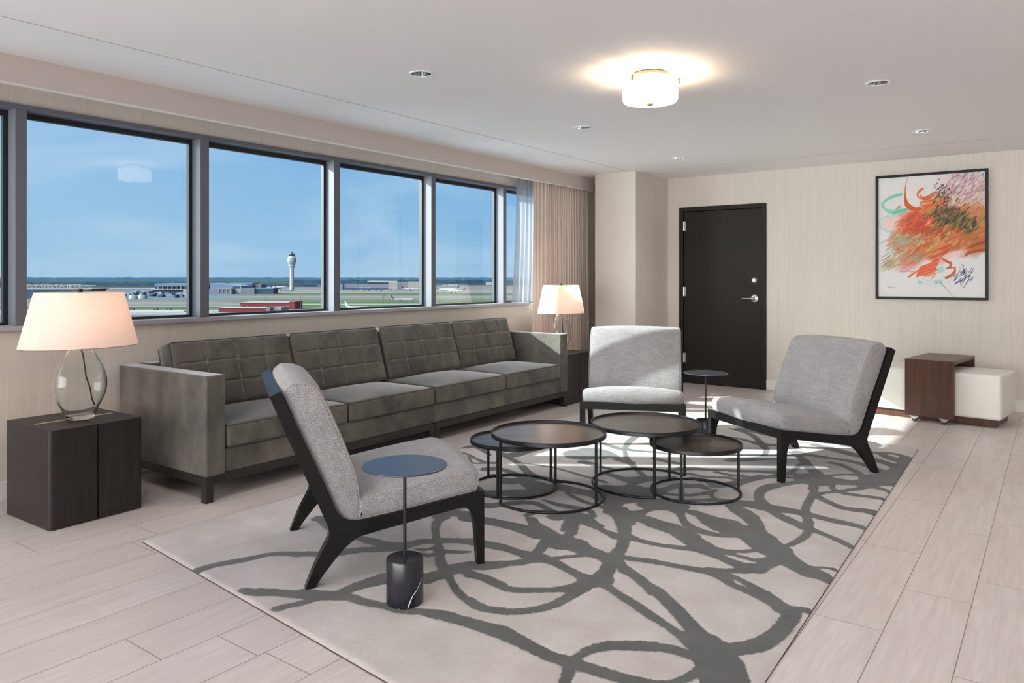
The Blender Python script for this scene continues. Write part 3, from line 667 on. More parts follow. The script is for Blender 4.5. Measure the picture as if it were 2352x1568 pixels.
[(-2.526,3.189,0.031),(-2.484,3.22,0.023),(-2.427,3.279,0.033),(-2.377,3.349,0.034),(-2.312,3.371,0.029),(-2.25,3.351,0.023),(-2.189,3.324,0.019),(-2.136,3.308,0.016)],
[(-2.567,3.0,0.009),(-2.504,2.992,0.015),(-2.442,2.978,0.024),(-2.359,2.996,0.031),(-2.27,3.004,0.031),(-2.183,3.012,0.034),(-2.092,3.011,0.033),(-2.018,2.999,0.045)],
[(-1.894,3.564,0.037),(-1.794,3.439,0.034),(-1.741,3.378,0.032)],
[(-2.084,3.82,0.015),(-2.0,3.719,0.026),(-1.941,3.694,0.043)]]

# ================================================================ THE ROOM
CEIL = 2.44
DOWN = 20.0           # fill light added at each downlight, whose fittings look unlit
WX = -4.78            # inner face of the window wall
YB = 8.35             # wall with the door
YR = -2.6             # wall behind the camera
XR = 3.5
DOWNLIGHTS = [(-2.985, 3.176), (-3.03, 5.08), (-3.03, 6.93), (-0.88, 4.975), (-0.885, 6.826), (-0.88, 3.1), (-2.985, 1.3), (-0.88, 1.2), (1.3, 3.1), (1.3, 5.0), (1.3, 6.85), (1.3, 1.2)]
HOLE = 0.060

struct(obj('floor', B(-5.0, 3.7, -2.8, 8.6, -0.12, 0.0), M['floor']))

def ceiling():
    bm = bmesh.new(); s = 0.12
    xs = sorted(set([-5.0, 3.7] + [round(x + e, 4) for x, y in DOWNLIGHTS for e in (-s, s)]))
    ys = sorted(set([-2.8, 8.6] + [round(y + e, 4) for x, y in DOWNLIGHTS for e in (-s, s)]))
    cache = {}
    def V(x, y):
        k = (round(x, 4), round(y, 4))
        if k not in cache: cache[k] = bm.verts.new((x, y, CEIL))
        return cache[k]
    def inhole(x, y):
        for hx, hy in DOWNLIGHTS:
            if abs(x - hx) < s and abs(y - hy) < s: return True
        return False
    for i in range(len(xs) - 1):
        for j in range(len(ys) - 1):
            if inhole((xs[i] + xs[i + 1]) / 2, (ys[j] + ys[j + 1]) / 2): continue
            bm.faces.new((V(xs[i], ys[j]), V(xs[i], ys[j + 1]), V(xs[i + 1], ys[j + 1]), V(xs[i + 1], ys[j])))
    for hx, hy in DOWNLIGHTS:
        n = 32
        def sq(a):
            c, d = math.cos(a), math.sin(a); k = s / max(abs(c), abs(d)); return bm.verts.new((hx + c * k, hy + d * k, CEIL))
        A = [sq(2 * PI * k / n) for k in range(n)]
        Bq = [bm.verts.new((hx + HOLE * math.cos(2 * PI * k / n), hy + HOLE * math.sin(2 * PI * k / n), CEIL)) for k in range(n)]
        for k in range(n):
            bm.faces.new((A[k], A[(k + 1) % n], Bq[(k + 1) % n], Bq[k]))
    o = obj('ceiling', bm, M['ceiling']); struct(o)
    for f in o.data.polygons:
        if f.normal.z > 0: f.flip()
    return o
ceiling()
joint = m_plain('ceiling_joint', lin(170, 165, 162), 0.9)
struct(obj('trim_1', B(-3.867, -3.862, -2.6, 7.5, CEIL - 0.0012, CEIL + 0.002), joint))
struct(obj('trim_2', B(-3.79, 3.5, 7.575, 7.579, CEIL - 0.0012, CEIL + 0.002), joint))

# window wall: low wall, header, drop fascia
bm = bmesh.new()
box(bm, -5.0, WX, YR, YB, 0.0, 0.95); box(bm, -5.0, WX, YR, YB, 2.24, CEIL + 0.1); box(bm, -5.0, WX, 7.55, YB, 0.95, 2.24); box(bm, -5.0, WX, YR - 0.2, YR, 0, CEIL + 0.1)
struct(obj('wall_left', bm, M['wallpaper']))
struct(obj('trim_3', B(-4.505, -4.485, YR, 7.76, 2.290, CEIL), M['fascia']))
struct(obj('trim_4', B(-4.506, -4.482, YR, 7.76, 2.281, 2.2895), M['trim']))
struct(obj('trim_5', B(-4.95, -4.758, YR, 7.55, 2.212, 2.240), M['alu'], bevel=0.003))            # window head
struct(obj('trim_6', B(-4.95, -4.738, YR, 6.82, 0.950, 0.978), M['sill'], bevel=0.003))            # window sill
MULL = [(-1.72, -1.66), (-0.57, -0.51), (0.58, 0.64), (1.728, 1.788), (2.857, 2.922), (4.032, 4.094), (5.202, 5.262), (6.330, 6.387), (7.49, 7.55)]
prev = YR
for i, (y0, y1) in enumerate(MULL):
    root = struct(obj('window_%d' % (i + 1), B(-4.888, -4.760, y0, y1, 0.978, 2.212), M['alu'], bevel=0.002))
    g = bmesh.new(); a, b = prev, y0; t = 0.024
    for x0, x1, yy0, yy1, z0, z1 in ((-4.895, -4.862, a, a + t, 0.978, 2.212), (-4.895, -4.862, b - t, b, 0.978, 2.212), (-4.895, -4.862, a + t, b - t, 0.978, 0.978 + t * 0.7), (-4.895, -4.862, a + t, b - t, 2.212 - t * 1.3, 2.212)):
        box(g, x0, x1, yy0, yy1, z0, z1)
    obj('gasket', g, M['gasket'], root)
    p = bmesh.new(); vs = [p.verts.new(q) for q in ((-4.88, a + t, 0.99), (-4.88, b - t, 0.99), (-4.88, b - t, 2.19), (-4.88, a + t, 2.19))]; p.faces.new(vs)
    obj('glass_pane', p, M['glass'], root)
    prev = y1

# corner column, door wall, far walls
struct(obj('wall_corner', B(-4.31, -3.79, 7.50, YB, 0, CEIL + 0.05), M['wallpaper']))
bm = bmesh.new()
box(bm, -5.0, -3.62, YB, YB + 0.15, 0, CEIL + 0.05); box(bm, -2.63, 3.7, YB, YB + 0.15, 0, CEIL + 0.05); box(bm, -3.62, -2.63, YB, YB + 0.15, 2.065, CEIL + 0.05); box(bm, -3.8, -2.4, YB + 0.2, YB + 0.25, 0, 2.2)
struct(obj('wall_back', bm, M['wallpaper']))
struct(obj('wall_right', B(XR, XR + 0.15, YR - 0.2, YB + 0.15, 0, CEIL + 0.05), M['wallpaper']))
bm = bmesh.new()
box(bm, -5.0, XR, YR - 0.15, YR, 0, 0.12); box(bm, -5.0, XR, YR - 0.15, YR, 2.30, CEIL + 0.05)
struct(obj('wall_rear', bm, M['wallpaper']))
for i in range(6):  # unseen rear glazing, added to bring fill daylight into the room
    x0 = -4.78 + i * 1.38
    root = struct(obj('window_%d' % (10 + i), B(x0 + 1.32, x0 + 1.38, YR - 0.12, YR, 0.12, 2.30), M['alu']))
    p = bmesh.new(); p.faces.new([p.verts.new(q) for q in ((x0, YR - 0.08, 0.12), (x0 + 1.32, YR - 0.08, 0.12), (x0 + 1.32, YR - 0.08, 2.30), (x0, YR - 0.08, 2.30))])
    obj('glass_pane', p, M['clear_glass'], root)
# baseboards
bm = bmesh.new(); box(bm, WX, WX + 0.014, YR, YB, 0, 0.108); struct(obj('baseboard_left', bm, M['trim'], bevel=0.004))
bm = bmesh.new(); box(bm, -2.61, XR, YB - 0.014, YB, 0, 0.115); box(bm, -3.79, -3.64, YB - 0.014, YB, 0, 0.115); box(bm, -3.79, -3.776, 7.49, YB, 0, 0.115); box(bm, -4.31, -3.776, 7.486, 7.50, 0, 0.115)
struct(obj('baseboard_back', bm, M['trim'], bevel=0.004))

# door
bm = bmesh.new()
box(bm, -3.64, -3.590, YB - 0.016, YB + 0.10, 0, 2.085); box(bm, -2.660, -2.61, YB - 0.016, YB + 0.10, 0, 2.085); box(bm, -3.590, -2.660, YB - 0.016, YB + 0.10, 2.035, 2.085)
door = struct(obj('door_1', bm, M['door'], bevel=0.003))
leaf = obj('door_leaf', B(-3.586, -2.664, YB + 0.004, YB + 0.05, 0.008, 2.031), M['door'], door, bevel=0.003)
for z in (0.30, 1.085, 1.865):
    bm = bmesh.new(); tube(bm, [(-3.588, YB - 0.006, z - 0.055), (-3.588, YB - 0.006, z + 0.055)], 0.009, segs=10); box(bm, -3.588, -3.560, YB - 0.002, YB + 0.004, z - 0.055, z + 0.055)
    obj('hinge', bm, M['steel'], leaf, smooth=True)
bm = bmesh.new(); lathe(bm, [(0, 0.024), (0.020, 0.024), (0.024, 0.018), (0.033, 0.012), (0.034, 0.0), (0, 0.0)], 32)
bmesh.ops.transform(bm, matrix=Matrix.Translation((-2.745, YB + 0.004, 1.222)) @ Matrix.Rotation(PI / 2, 4, 'X'), verts=bm.verts)
box(bm, -2.750, -2.740, YB - 0.028, YB - 0.018, 1.208, 1.236)
obj('deadbolt', bm, M['steel'], leaf, smooth=True)
bm = bmesh.new(); lathe(bm, [(0, 0.014), (0.030, 0.014), (0.043, 0.006), (0.044, 0.0), (0, 0.0)], 32)
bmesh.ops.transform(bm, matrix=Matrix.Translation((-2.745, YB + 0.004, 1.018)) @ Matrix.Rotation(PI / 2, 4, 'X'), verts=bm.verts)
tube(bm, [(-2.745, YB, 1.018), (-2.745, YB - 0.045, 1.018)], 0.014, segs=12)
tube(bm, [(-2.735, YB - 0.048, 1.018), (-2.765, YB - 0.050, 1.018), (-2.80, YB - 0.050, 1.016), (-2.868, YB - 0.046, 1.015)], [0.014, 0.013, 0.010, 0.009], segs=12)
obj('lever_handle', bm, M['steel'], leaf, smooth=True)

# ---------------------------------------------------------------- curtains
def drape(name, x, y0, y1, z0, z1, amp, wav, mat, label, cat, seed, flat=0.0, flare=0.0, thick=0.003):
    r = random.Random(seed); n = int((y1 - y0) / (wav / 12)); m = 26; bm = bmesh.new()
    ph = 0.0; us = []; freq = []
    for i in range(n + 1):
        us.append(y0 + (y1 - y0) * i / n)
        ph += 2 * PI / 12 * (0.72 + 0.56 * noise.noise(Vector((us[-1] * 7, seed, 0))) + 0.28)
        freq.append(ph)
    rows = []
    for j in range(m + 1):
        t = j / m; z = z1 + (z0 - z1) * t; row = []
        for i in range(n + 1):
            y = us[i]; k = 1.0 if (y - y0) > flat else 0.12 + 0.88 * ((y - y0) / max(flat, 1e-6)) ** 2
            a = amp * k * (0.62 + 0.38 * t) * (0.75 + 0.5 * noise.noise(Vector((y * 5, 3.1 + seed, t * 0.8))))
            xx = x + a * math.sin(freq[i] + 0.6 * noise.noise(Vector((y * 3, t * 2.0, seed)))) + 0.02 * t * noise.noise(Vector((y * 2, t, 9.0)))
            yy = y - flare * t * (1 - (i / n)) + 0.006 * math.sin(freq[i] * 0.5 + t * 3)
            row.append(bm.verts.new((xx, yy, z)))
        rows.append(row)
    for j in range(m):
        for i in range(n): bm.faces.new((rows[j][i], rows[j][i + 1], rows[j + 1][i + 1], rows[j + 1][i]))
    return tag(obj(name, bm, mat, smooth=True, solid=thick, angle=80), label, cat)
drape('curtain', -4.600, 6.66, 7.83, 0.015, 2.37, 0.042, 0.050, M['drape'], 'pleated taupe curtain hanging at the far end of the window wall', 'curtain', 3, flat=0.22, flare=0.05)
drape('sheer_curtain', -4.705, 6.50, 6.95, 0.985, 2.35, 0.022, 0.07, M['sheer'], 'white sheer curtain behind the edge of the taupe drape', 'curtain', 5, flare=0.09, thick=0.0)

# ---------------------------------------------------------------- ceiling fittings
DL = ['round chrome downlight nearest the camera, in the row along the window wall', 'round chrome downlight in the middle of the row along the windows',
      'small chrome downlight at the door end of the row along the windows', 'chrome downlight in the ceiling right of the drum light',
      'chrome downlight in the ceiling above the framed painting']
for i, (x, y) in enumerate(DOWNLIGHTS):
    lab = DL[i] if i < 5 else 'round chrome downlight in the ceiling behind the camera'
    t = thing('downlight', lab, 'ceiling light', (x, y, CEIL), 0, 'recessed ceiling downlights')
    bm = bmesh.new(); lathe(bm, [(0.056, 0.0), (0.058, -0.004), (0.068, -0.005), (0.073, -0.001), (0.073, 0.0015)], 40)
    obj('trim_ring', bm, M['white_plastic'], t, smooth=True)
    bm = bmesh.new(); lathe(bm, [(0.057, -0.003), (0.054, 0.03), (0.048, 0.07), (0.044, 0.10), (0.0, 0.102)], 40)
    obj('reflector', bm, M['chrome'], t, smooth=True)
    s = light('downlight_fill', 'SPOT', (0, 0, -0.008), DOWN, (1.0, 0.975, 0.965), spot_size=math.radians(130), spot_blend=1.0, shadow_soft_size=0.035)  # added fill from the downlight mouth, below the unlit-looking reflector
    s.parent = t

LX, LY = -1.912, 3.966
t = thing('flush_light', 'lit round white drum ceiling light with small bronze knob', 'ceiling light', (LX, LY, CEIL))
bm = bmesh.new(); lathe(bm, [(0.0, 0.0), (0.095, 0.0), (0.105, -0.006), (0.105, -0.020), (0.098, -0.024), (0.0, -0.024)], 48); obj('canopy', bm, M['nickel'], t, smooth=True)
bm = bmesh.new(); lathe(bm, [(0.158, -0.050), (0.158, -0.148), (0.152, -0.163), (0.130, -0.169), (0.0, -0.171)], 72)
o = obj('drum_shade', bm, M['opal'], t, smooth=True, solid=0.003, angle=70)
for k in range(3):
    a = math.radians(20 + 120 * k); c, s_ = math.cos(a), math.sin(a)
    bm = bmesh.new(); box(bm, 0.146, 0.172, -0.006, 0.006, -0.048, -0.040); box(bm, 0.163, 0.172, -0.006, 0.006, -0.068, -0.040)
    bmesh.ops.transform(bm, matrix=Matrix.Rotation(a, 4, 'Z'), verts=bm.verts); obj('clip', bm, M['nickel'], t)
bm = bmesh.new(); tube(bm, [(0, 0, -0.02), (0, 0, -0.178)], 0.006, segs=10); lathe(bm, [(0.0, -0.1745), (0.019, -0.1745), (0.019, -0.182), (0.012, -0.186), (0.0, -0.187)], 24); obj('finial', bm, M['nickel'], t, smooth=True)
for dx in (-0.055, 0.055):
    l = light('drum_lamp_bulb', 'POINT', (dx, 0, -0.075), 14.0, (1.0, 0.70, 0.42), shadow_soft_size=0.018); l.parent = t

# ================================================================ FURNITURE
# ---- two pushed-together sofa sections
A0 = (-3.79, 2.308); AROT = math.radians(90.83)
def quilt(w, h, th, nx, nz, cols, rows):
    """back cushion: front face (y=0) quilted, sits on z=0"""
    bm = bmesh.new()
    def edge(u, v):
        du = min(u, 1 - u) * w; dv = min(v, 1 - v) * h; return min(du, dv)
    F, R_ = [], []
    for j in range(nz + 1):
        v = j / nz; fr, rr = [], []
        for i in range(nx + 1):
            u = i / nx
            e = edge(u, v); k = min(1, e / 0.035); rnd_ = math.sqrt(max(0, 1 - (1 - k) ** 2))
            crown = (1 - (2 * u - 1) ** 4) * (1 - (2 * v - 1) ** 4)
            fu = (u * cols) % 1.0; fv = (v * rows) % 1.0
            pu = 1 - abs(2 * fu - 1) ** 10; pv = 1 - abs(2 * fv - 1) ** 10
            seam = (1 - pu * pv) * (1 if 0.03 < u < 0.97 and 0.04 < v < 0.96 else 0)
            puff = 0.020 * rnd_ + 0.022 * crown - 0.015 * seam * crown ** 0.25
            fr.append(bm.verts.new((u * w - w / 2, -puff, v * h)))
            rr.append(bm.verts.new((u * w - w / 2, th + 0.012 * rnd_ + 0.01 * crown, v * h)))
        F.append(fr); R_.append(rr)
    for j in range(nz):
        for i in range(nx):
            bm.faces.new((F[j][i], F[j][i + 1], F[j + 1][i + 1], F[j + 1][i])); bm.faces.new((R_[j][i], R_[j + 1][i], R_[j + 1][i + 1], R_[j][i + 1]))
    for j in range(nz):
        bm.faces.new((F[j][0], F[j + 1][0], R_[j + 1][0], R_[j][0])); bm.faces.new((F[j][nx], R_[j][nx], R_[j + 1][nx], F[j + 1][nx]))
    for i in range(nx):
        bm.faces.new((F[0][i], R_[0][i], R_[0][i + 1], F[0][i + 1])); bm.faces.new((F[nz][i], F[nz][i + 1], R_[nz][i + 1], R_[nz][i]))
    return bm

def rect_pts(x0, x1, z0, z1, y, r, fn=None):
    pts = []
    for cx_, cz_, a0 in ((x1 - r, z1 - r, 0), (x0 + r, z1 - r, 90), (x0 + r, z0 + r, 180), (x1 - r, z0 + r, 270)):
        for k in range(5):
            a = math.radians(a0 + k * 22.5); pts.append((cx_ + r * math.cos(a), y, cz_ + r * math.sin(a)))
    return pts

def sofa(name, label, x0, x1, arm_side, seats, backs, legs_x):
    ca, sa = math.cos(AROT), math.sin(AROT)
    t = thing(name, label, 'sofa', (A0[0] + x0 * ca, A0[1] + x0 * sa, 0), AROT)
    L = x1 - x0
    ax0, ax1 = (0, 0.122) if arm_side < 0 else (L - 0.122, L)
    obj('arm', B(ax0, ax1, 0.0, 0.95, 0.145, 0.706), M['velvet'], t, bevel=0.010, segs=3)
    bx0, bx1 = (0.124, L) if arm_side < 0 else (0, L - 0.124)
    obj('seat_deck', B(bx0, bx1, 0.012, 0.80, 0.145, 0.284), M['velvet'], t, bevel=0.012, segs=3)
    obj('back', B(bx0, bx1, 0.805, 0.95, 0.145, 0.712), M['velvet'], t, bevel=0.012, segs=3)
    bm = bmesh.new(); box(bm, 0.004, L - 0.004, 0.006, 0.034, 0.097, 0.1445); box(bm, 0.004, L - 0.004, 0.92, 0.946, 0.097, 0.1445); box(bm, 0.004, 0.03, 0.034, 0.92, 0.097, 0.1445); box(bm, L - 0.03, L - 0.004, 0.034, 0.92, 0.097, 0.1445)
    obj('base_rail', bm, M['sofa_wood'], t, bevel=0.002)
    for lx in legs_x:
        for ly in (0.001, 0.90):
            obj('leg', B(lx - x0, lx - x0 + 0.047, ly, ly + 0.047, 0.0, 0.1445), M['sofa_wood'], t, bevel=0.002)
    for a, b in seats:
        w = b - a; bm = soft_box(w, 0.64, 0.130, 0.022, crown=0.030, bulge=0.006, n=16)
        c = obj('seat_cushion', bm, M['velvet'], t, smooth=True, loc=((a + b) / 2 - x0, 0.313, 0.352), angle=80)
        bm = bmesh.new(); hw = w / 2 - 0.006
        pts = [(x, -0.318, 0.0) for x in (-hw, hw)]
        loop = []
        for q in rect_pts(-hw, hw, -0.314, 0.314, 0, 0.02): loop.append((q[0], q[2], 0.060))
        tube(bm, resample3(loop), 0.0042, closed=True, segs=6); obj('piping', bm, M['piping'], c, smooth=True); bm = bmesh.new()
        loop = [(q[0], q[1], -0.060) for q in loop]; tube(bm, resample3(loop), 0.0042, closed=True, segs=6)
        obj('piping', bm, M['piping'], c, smooth=True)
    for a, b in backs:
        w = b - a; bm = quilt(w, 0.425, 0.115, 96, 60, 4, 3)
        c = obj('back_cushion', bm, M['velvet'], t, smooth=True, loc=((a + b) / 2 - x0, 0.505, 0.440), rot=(math.radians(-17), 0, 0), angle=80)
        bm = bmesh.new(); tube(bm, resample3(rect_pts(-w / 2, w / 2, 0.0, 0.425, -0.003, 0.025)), 0.0052, closed=True, segs=6); obj('piping', bm, M['piping'], c, smooth=True); bm = bmesh.new()
        tube(bm, resample3(rect_pts(-w / 2, w / 2, 0.0, 0.425, 0.118, 0.025)), 0.0052, closed=True, segs=6)
        obj('piping', bm, M['piping'], c, smooth=True)
        for k in range(5):
            bm = bmesh.new()
            if k < 3: pts = [(w * ((k + 1) / 4 - 0.5), v) for v in np.linspace(0.012, 0.413, 16)]
            else: pts = [(w * u, 0.425 * (k - 2) / 3) for u in np.linspace(-0.485, 0.485, 24)]
            P = []
            for x, z in pts:
                cr_ = (1 - (2 * x / w) ** 4) * (1 - (2 * z / 0.425 - 1) ** 4); e_ = min(w / 2 - abs(x), z, 0.425 - z); kk = min(1, e_ / 0.035)
                P.append((x, -(0.020 * math.sqrt(max(0, 1 - (1 - kk) ** 2)) + 0.022 * cr_ - 0.015 * cr_ ** 0.25) - 0.0006, z))
            tube(bm, P, 0.0021, segs=6); obj('quilt_seam', bm, M['seam'], c, smooth=True)
    return t

def resample3(pts, step=0.05):
    out = []; n = len(pts)
    for i in range(n):
        a, b = Vector(pts[i]), Vector(pts[(i + 1) % n]); k = max(1, int((b - a).length / step))
        for j in range(k): out.append(a.lerp(b, j / k))
    return out

sofa('sofa', 'left half of the long grey velvet sofa, with the arm beside the big lamp', 0.0, 1.905, -1, [(0.132, 1.032), (1.046, 1.896)], [(0.14, 1.024), (1.038, 1.892)], (0.0, 1.857))
sofa('sofa', 'far half of the long grey velvet sofa, with the sunlit arm towards the curtain', 1.910, 3.847, 1, [(1.922, 2.824), (2.838, 3.714)], [(1.922, 2.820), (2.834, 3.690)], (1.911, 3.800))

# ---- split cube end tables with oval glass lamps
def end_table(cx_, cy_, label, wood):
    t = thing('end_table', label, 'side table', (cx_, cy_, 0), math.radians(1.5))
    for s in (-1, 1):
        y0, y1 = (0.003, 0.236) if s > 0 else (-0.236, -0.003)
        bm = B(-0.25, 0.25, y0, y1, 0.004, 0.495)
        es = [e for e in bm.edges if abs(e.verts[0].co.z - e.verts[1].co.z) > 0.3 and abs(e.verts[0].co.y) > 0.2]
        bmesh.ops.bevel(bm, geom=es, offset=0.022, segments=5, affect='EDGES', profile=0.5)
        obj('cube_half', bm, wood, t, bevel=0.002)
    obj('inlay', B(-0.012, 0.012, -0.195, 0.195, 0.4935, 0.4962), M['brass'], t)
    obj('core', B(-0.22, 0.22, -0.22, 0.22, 0.0, 0.47), M['gasket'], t)
    return t

def table_lamp(cx_, cy_, label, power):
    t = thing('table_lamp', label, 'lamp', (cx_, cy_, 0.4965), 0)
    # local x is the short axis, y the long axis of the oval body
    outer = [(0.0, 0.0), (0.48, 0.0), (0.52, 0.006), (0.53, 0.018), (0.66, 0.055), (0.85, 0.100), (0.97, 0.145), (1.0, 0.188), (0.95, 0.235), (0.81, 0.285), (0.63, 0.330), (0.47, 0.362), (0.40, 0.376), (0.36, 0.384)]
    sm = chaikin([(r, z) for r, z in outer[1:]], 2, closed=False)
    inner = [(max(0.0, r - 0.055), z) for r, z in sm if z > 0.022][::-1]
    inner = [(0.34, 0.384)] + inner + [(0.30, 0.024), (0.0, 0.022)]
    prof = [(0.0, 0.0)] + sm + inner
    bm = bmesh.new(); lathe(bm, prof, 64, 0.092, 0.136); obj('glass_body', bm, M['blown'], t, smooth=True, angle=60)
    bm = bmesh.new(); pts = [(0.0, 0.0, 0.384), (0.004, 0.012, 0.34), (0.0, 0.022, 0.28), (-0.004, 0.032, 0.22), (0.0, 0.050, 0.16), (0.004, 0.058, 0.10), (0.010, 0.070, 0.065)]
    tube(bm, pts, 0.004, segs=8); obj('cord', bm, M['cord'], t, smooth=True)
    bm = bmesh.new(); lathe(bm, [(0.0, 0.379), (0.034, 0.379), (0.036, 0.386), (0.030, 0.398), (0.012, 0.402), (0.011, 0.43), (0.016, 0.432), (0.016, 0.47), (0.0, 0.472)], 24); obj('socket', bm, M['steel'], t, smooth=True)
    bm = bmesh.new(); A = []
    n = 80; z0, z1 = 0.390, 0.680; rows = []
    for q in range(9):
        u = q / 8; rx = 0.222 + (0.168 - 0.222) * u; ry = 0.292 + (0.217 - 0.292) * u
        rows.append([bm.verts.new((rx * math.cos(2 * PI * k / n), ry * math.sin(2 * PI * k / n), z0 + (z1 - z0) * u)) for k in range(n)])
    for q in range(8):
        for k in range(n): bm.faces.new((rows[q][k], rows[q][(k + 1) % n], rows[q + 1][(k + 1) % n], rows[q + 1][k]))
    sh = obj('lamp_shade', bm, M['shade'], t, smooth=True, angle=80)
    bm = bmesh.new()
    tube(bm, [(0.168 * math.cos(2 * PI * k / n), 0.217 * math.sin(2 * PI * k / n), z1) for k in range(n)], 0.0013, closed=True, segs=6)
    tube(bm, [(0.222 * math.cos(2 * PI * k / n), 0.292 * math.sin(2 * PI * k / n), z0) for k in range(n)], 0.0016, closed=True, segs=6)
    obj('shade_rim', bm, M['nickel'], sh, smooth=True)
    bm = bmesh.new()
    for a in (0.5, 0.5 + 2 * PI / 3, 0.5 + 4 * PI / 3):
        tube(bm, [(0, 0, z1 - 0.012), (0.167 * math.cos(a), 0.216 * math.sin(a), z1 - 0.002)], 0.002, segs=6)
    tube(bm, [(0, 0, 0.45), (0.05, 0, 0.49), (0.055, 0, 0.58), (0.0, 0, z1 - 0.012)], 0.002, segs=6); obj('harp', bm, M['steel'], t, smooth=True)
    bm = bmesh.new(); lathe(bm, [(0.0, z1 - 0.015), (0.0125, z1 - 0.015), (0.0125, z1 + 0.016), (0.0, z1 + 0.017)], 20); obj('finial', bm, M['ebony'], t, smooth=True)
    bm = bmesh.new(); lathe(bm, [(0.0, 0.472), (0.012, 0.474), (0.014, 0.50), (0.029, 0.535), (0.030, 0.555), (0.018, 0.582), (0.0, 0.588)], 20); obj('bulb', bm, M['bulb'], t, smooth=True)
    l = light('table_lamp_light', 'POINT', (0.0, 0.0, 0.545), power, (1.0, 0.72, 0.52), shadow_soft_size=0.03); l.parent = t
    return t
mb = Mat('frosted_bulb'); _t = mb.n('ShaderNodeBsdfTransparent'); _e = mb.n('ShaderNodeEmission'); _e.inputs['Color'].default_value = (1, 0.82, 0.6, 1); _e.inputs['Strength'].default_value = 6
_m = mb.n('ShaderNodeMixShader'); _m.inputs[0].default_value = 0.35; mb.link(_t.outputs[0], _m.inputs[1]); mb.link(_e.outputs[0], _m.inputs[2]); mb.link(_m.outputs[0], mb.out.inputs['Surface']); M['bulb'] = mb.m
end_table(-4.256, 1.829, 'dark oak cube end table with a split top, under the nearer lamp', M['table_wood'])
end_table(-4.115, 6.405, 'dark oak cube end table between the sofa arm and the curtain', M['table_wood2'] if 'table_wood2' in M else M['table_wood'])
table_lamp(-4.215, 1.838, 'large oval glass table lamp with lit linen shade in front of the window', 2.6)
table_lamp(-4.133, 6.492, 'oval glass table lamp with lit shade in front of the taupe curtain', 2.6)

# ---- rug
RUG_C = [(-3.486, 1.797), (-0.708, 1.524), (-0.815, 6.120), (-3.545, 6.420)]
RUG_T = 0.012
def rug():
    nx, ny = 300, 480
    u = np.linspace(0, 1, nx); v = np.linspace(0, 1, ny); U, V = np.meshgrid(u, v)
    c = np.array(RUG_C)
    P = (1 - U)[..., None] * (1 - V)[..., None] * c[0] + U[..., None] * (1 - V)[..., None] * c[1] + U[..., None] * V[..., None] * c[2] + (1 - U)[..., None] * V[..., None] * c[3]
    X, Y = P[..., 0], P[..., 1]
    D = np.full(X.shape, 1.0)
    K = 0.012
    for st in RUG_STROKES:
        s = np.full(X.shape, 1.0)
        for (x0, y0, r0), (x1, y1, r1) in zip(st[:-1], st[1:]):
            dx, dy = x1 - x0, y1 - y0; l2 = dx * dx + dy * dy + 1e-9
            m = 0.16
            bb = (X > min(x0, x1) - m) & (X < max(x0, x1) + m) & (Y > min(y0, y1) - m) & (Y < max(y0, y1) + m)
            if not bb.any(): continue
            xx, yy = X[bb], Y[bb]
            t = np.clip(((xx - x0) * dx + (yy - y0) * dy) / l2, 0, 1)
            d = np.hypot(xx - x0 - t * dx, yy - y0 - t * dy) - ((r0 + (r1 - r0) * t) * 1.07)
            s[bb] = np.minimum(s[bb], d)
        h = np.clip(0.5 + 0.5 * (s - D) / K, 0, 1)
        D = s * (1 - h) + D * h - K * h * (1 - h)
    # rounded pile edge
    e = np.minimum(np.minimum(U, 1 - U) * 2.75, np.minimum(V, 1 - V) * 4.6)
    Z = RUG_T - 0.006 * (1 - np.clip(e / 0.02, 0, 1)) ** 2
    Z = Z - 0.0008 * (np.abs(D) < 0.006)
    me = bpy.data.meshes.new('rug')
    co = np.stack([X, Y, Z], -1).reshape(-1, 3)
    idx = np.arange(nx * ny).reshape(ny, nx)
    quads = np.stack([idx[:-1, :-1], idx[:-1, 1:], idx[1:, 1:], idx[1:, :-1]], -1).reshape(-1, 4)
    me.from_pydata(co.tolist(), [], quads.tolist())
    at = me.attributes.new('band', 'FLOAT', 'POINT'); at.data.foreach_set('value', D.reshape(-1).astype(np.float32))
    me.materials.append(M['rug']); me.shade_smooth()
    o = bpy.data.objects.new('rug', me); COL.objects.link(o)
    bm = bmesh.new()
    lo = [bm.verts.new((x, y, 0.0)) for x, y in RUG_C]; hi = [bm.verts.new((x, y, RUG_T - 0.006)) for x, y in RUG_C]
    for i in range(4):
        j = (i + 1) % 4; bm.faces.new((lo[i], lo[j], hi[j], hi[i]))
    bm.faces.new(lo[::-1])
    obj('backing', bm, M['rug_edge'], o)
    tag(o, 'large pale grey rug with charcoal branching lines on the tiled floor', 'rug')
rug()

# ---- three slipper chairs
CS = 0.99
BACK_OUT = [(-0.150, 0.781), (-0.100, 0.660), (-0.052, 0.545), (0.000, 0.423), (0.045, 0.318), (0.070, 0.258), (0.082, 0.222)]
LEG_R = [(0.082, 0.222), (0.078, 0.195), (0.060, 0.160), (0.034, 0.112), (0.010, 0.058), (-0.013, 0.0), (0.024, 0.0), (0.060, 0.050), (0.105, 0.104), (0.140, 0.142), (0.172, 0.168), (0.205, 0.186)]
RAIL_B = [(0.205, 0.186), (0.300, 0.203), (0.415, 0.220), (0.540, 0.241), (0.630, 0.255)]
LEG_F = [(0.630, 0.255), (0.660, 0.256), (0.680, 0.243), (0.694, 0.216), (0.703, 0.180), (0.717, 0.0), (0.748, 0.0), (0.748, 0.322)]
RAIL_T = [(0.748, 0.322), (0.713, 0.317), (0.560, 0.296), (0.402, 0.273), (0.270, 0.257), (0.200, 0.249), (0.165, 0.252), (0.135, 0.268), (0.112, 0.298)]
BACK_IN = [(0.112, 0.298), (0.060, 0.425), (0.005, 0.548), (-0.050, 0.672), (-0.108, 0.801)]

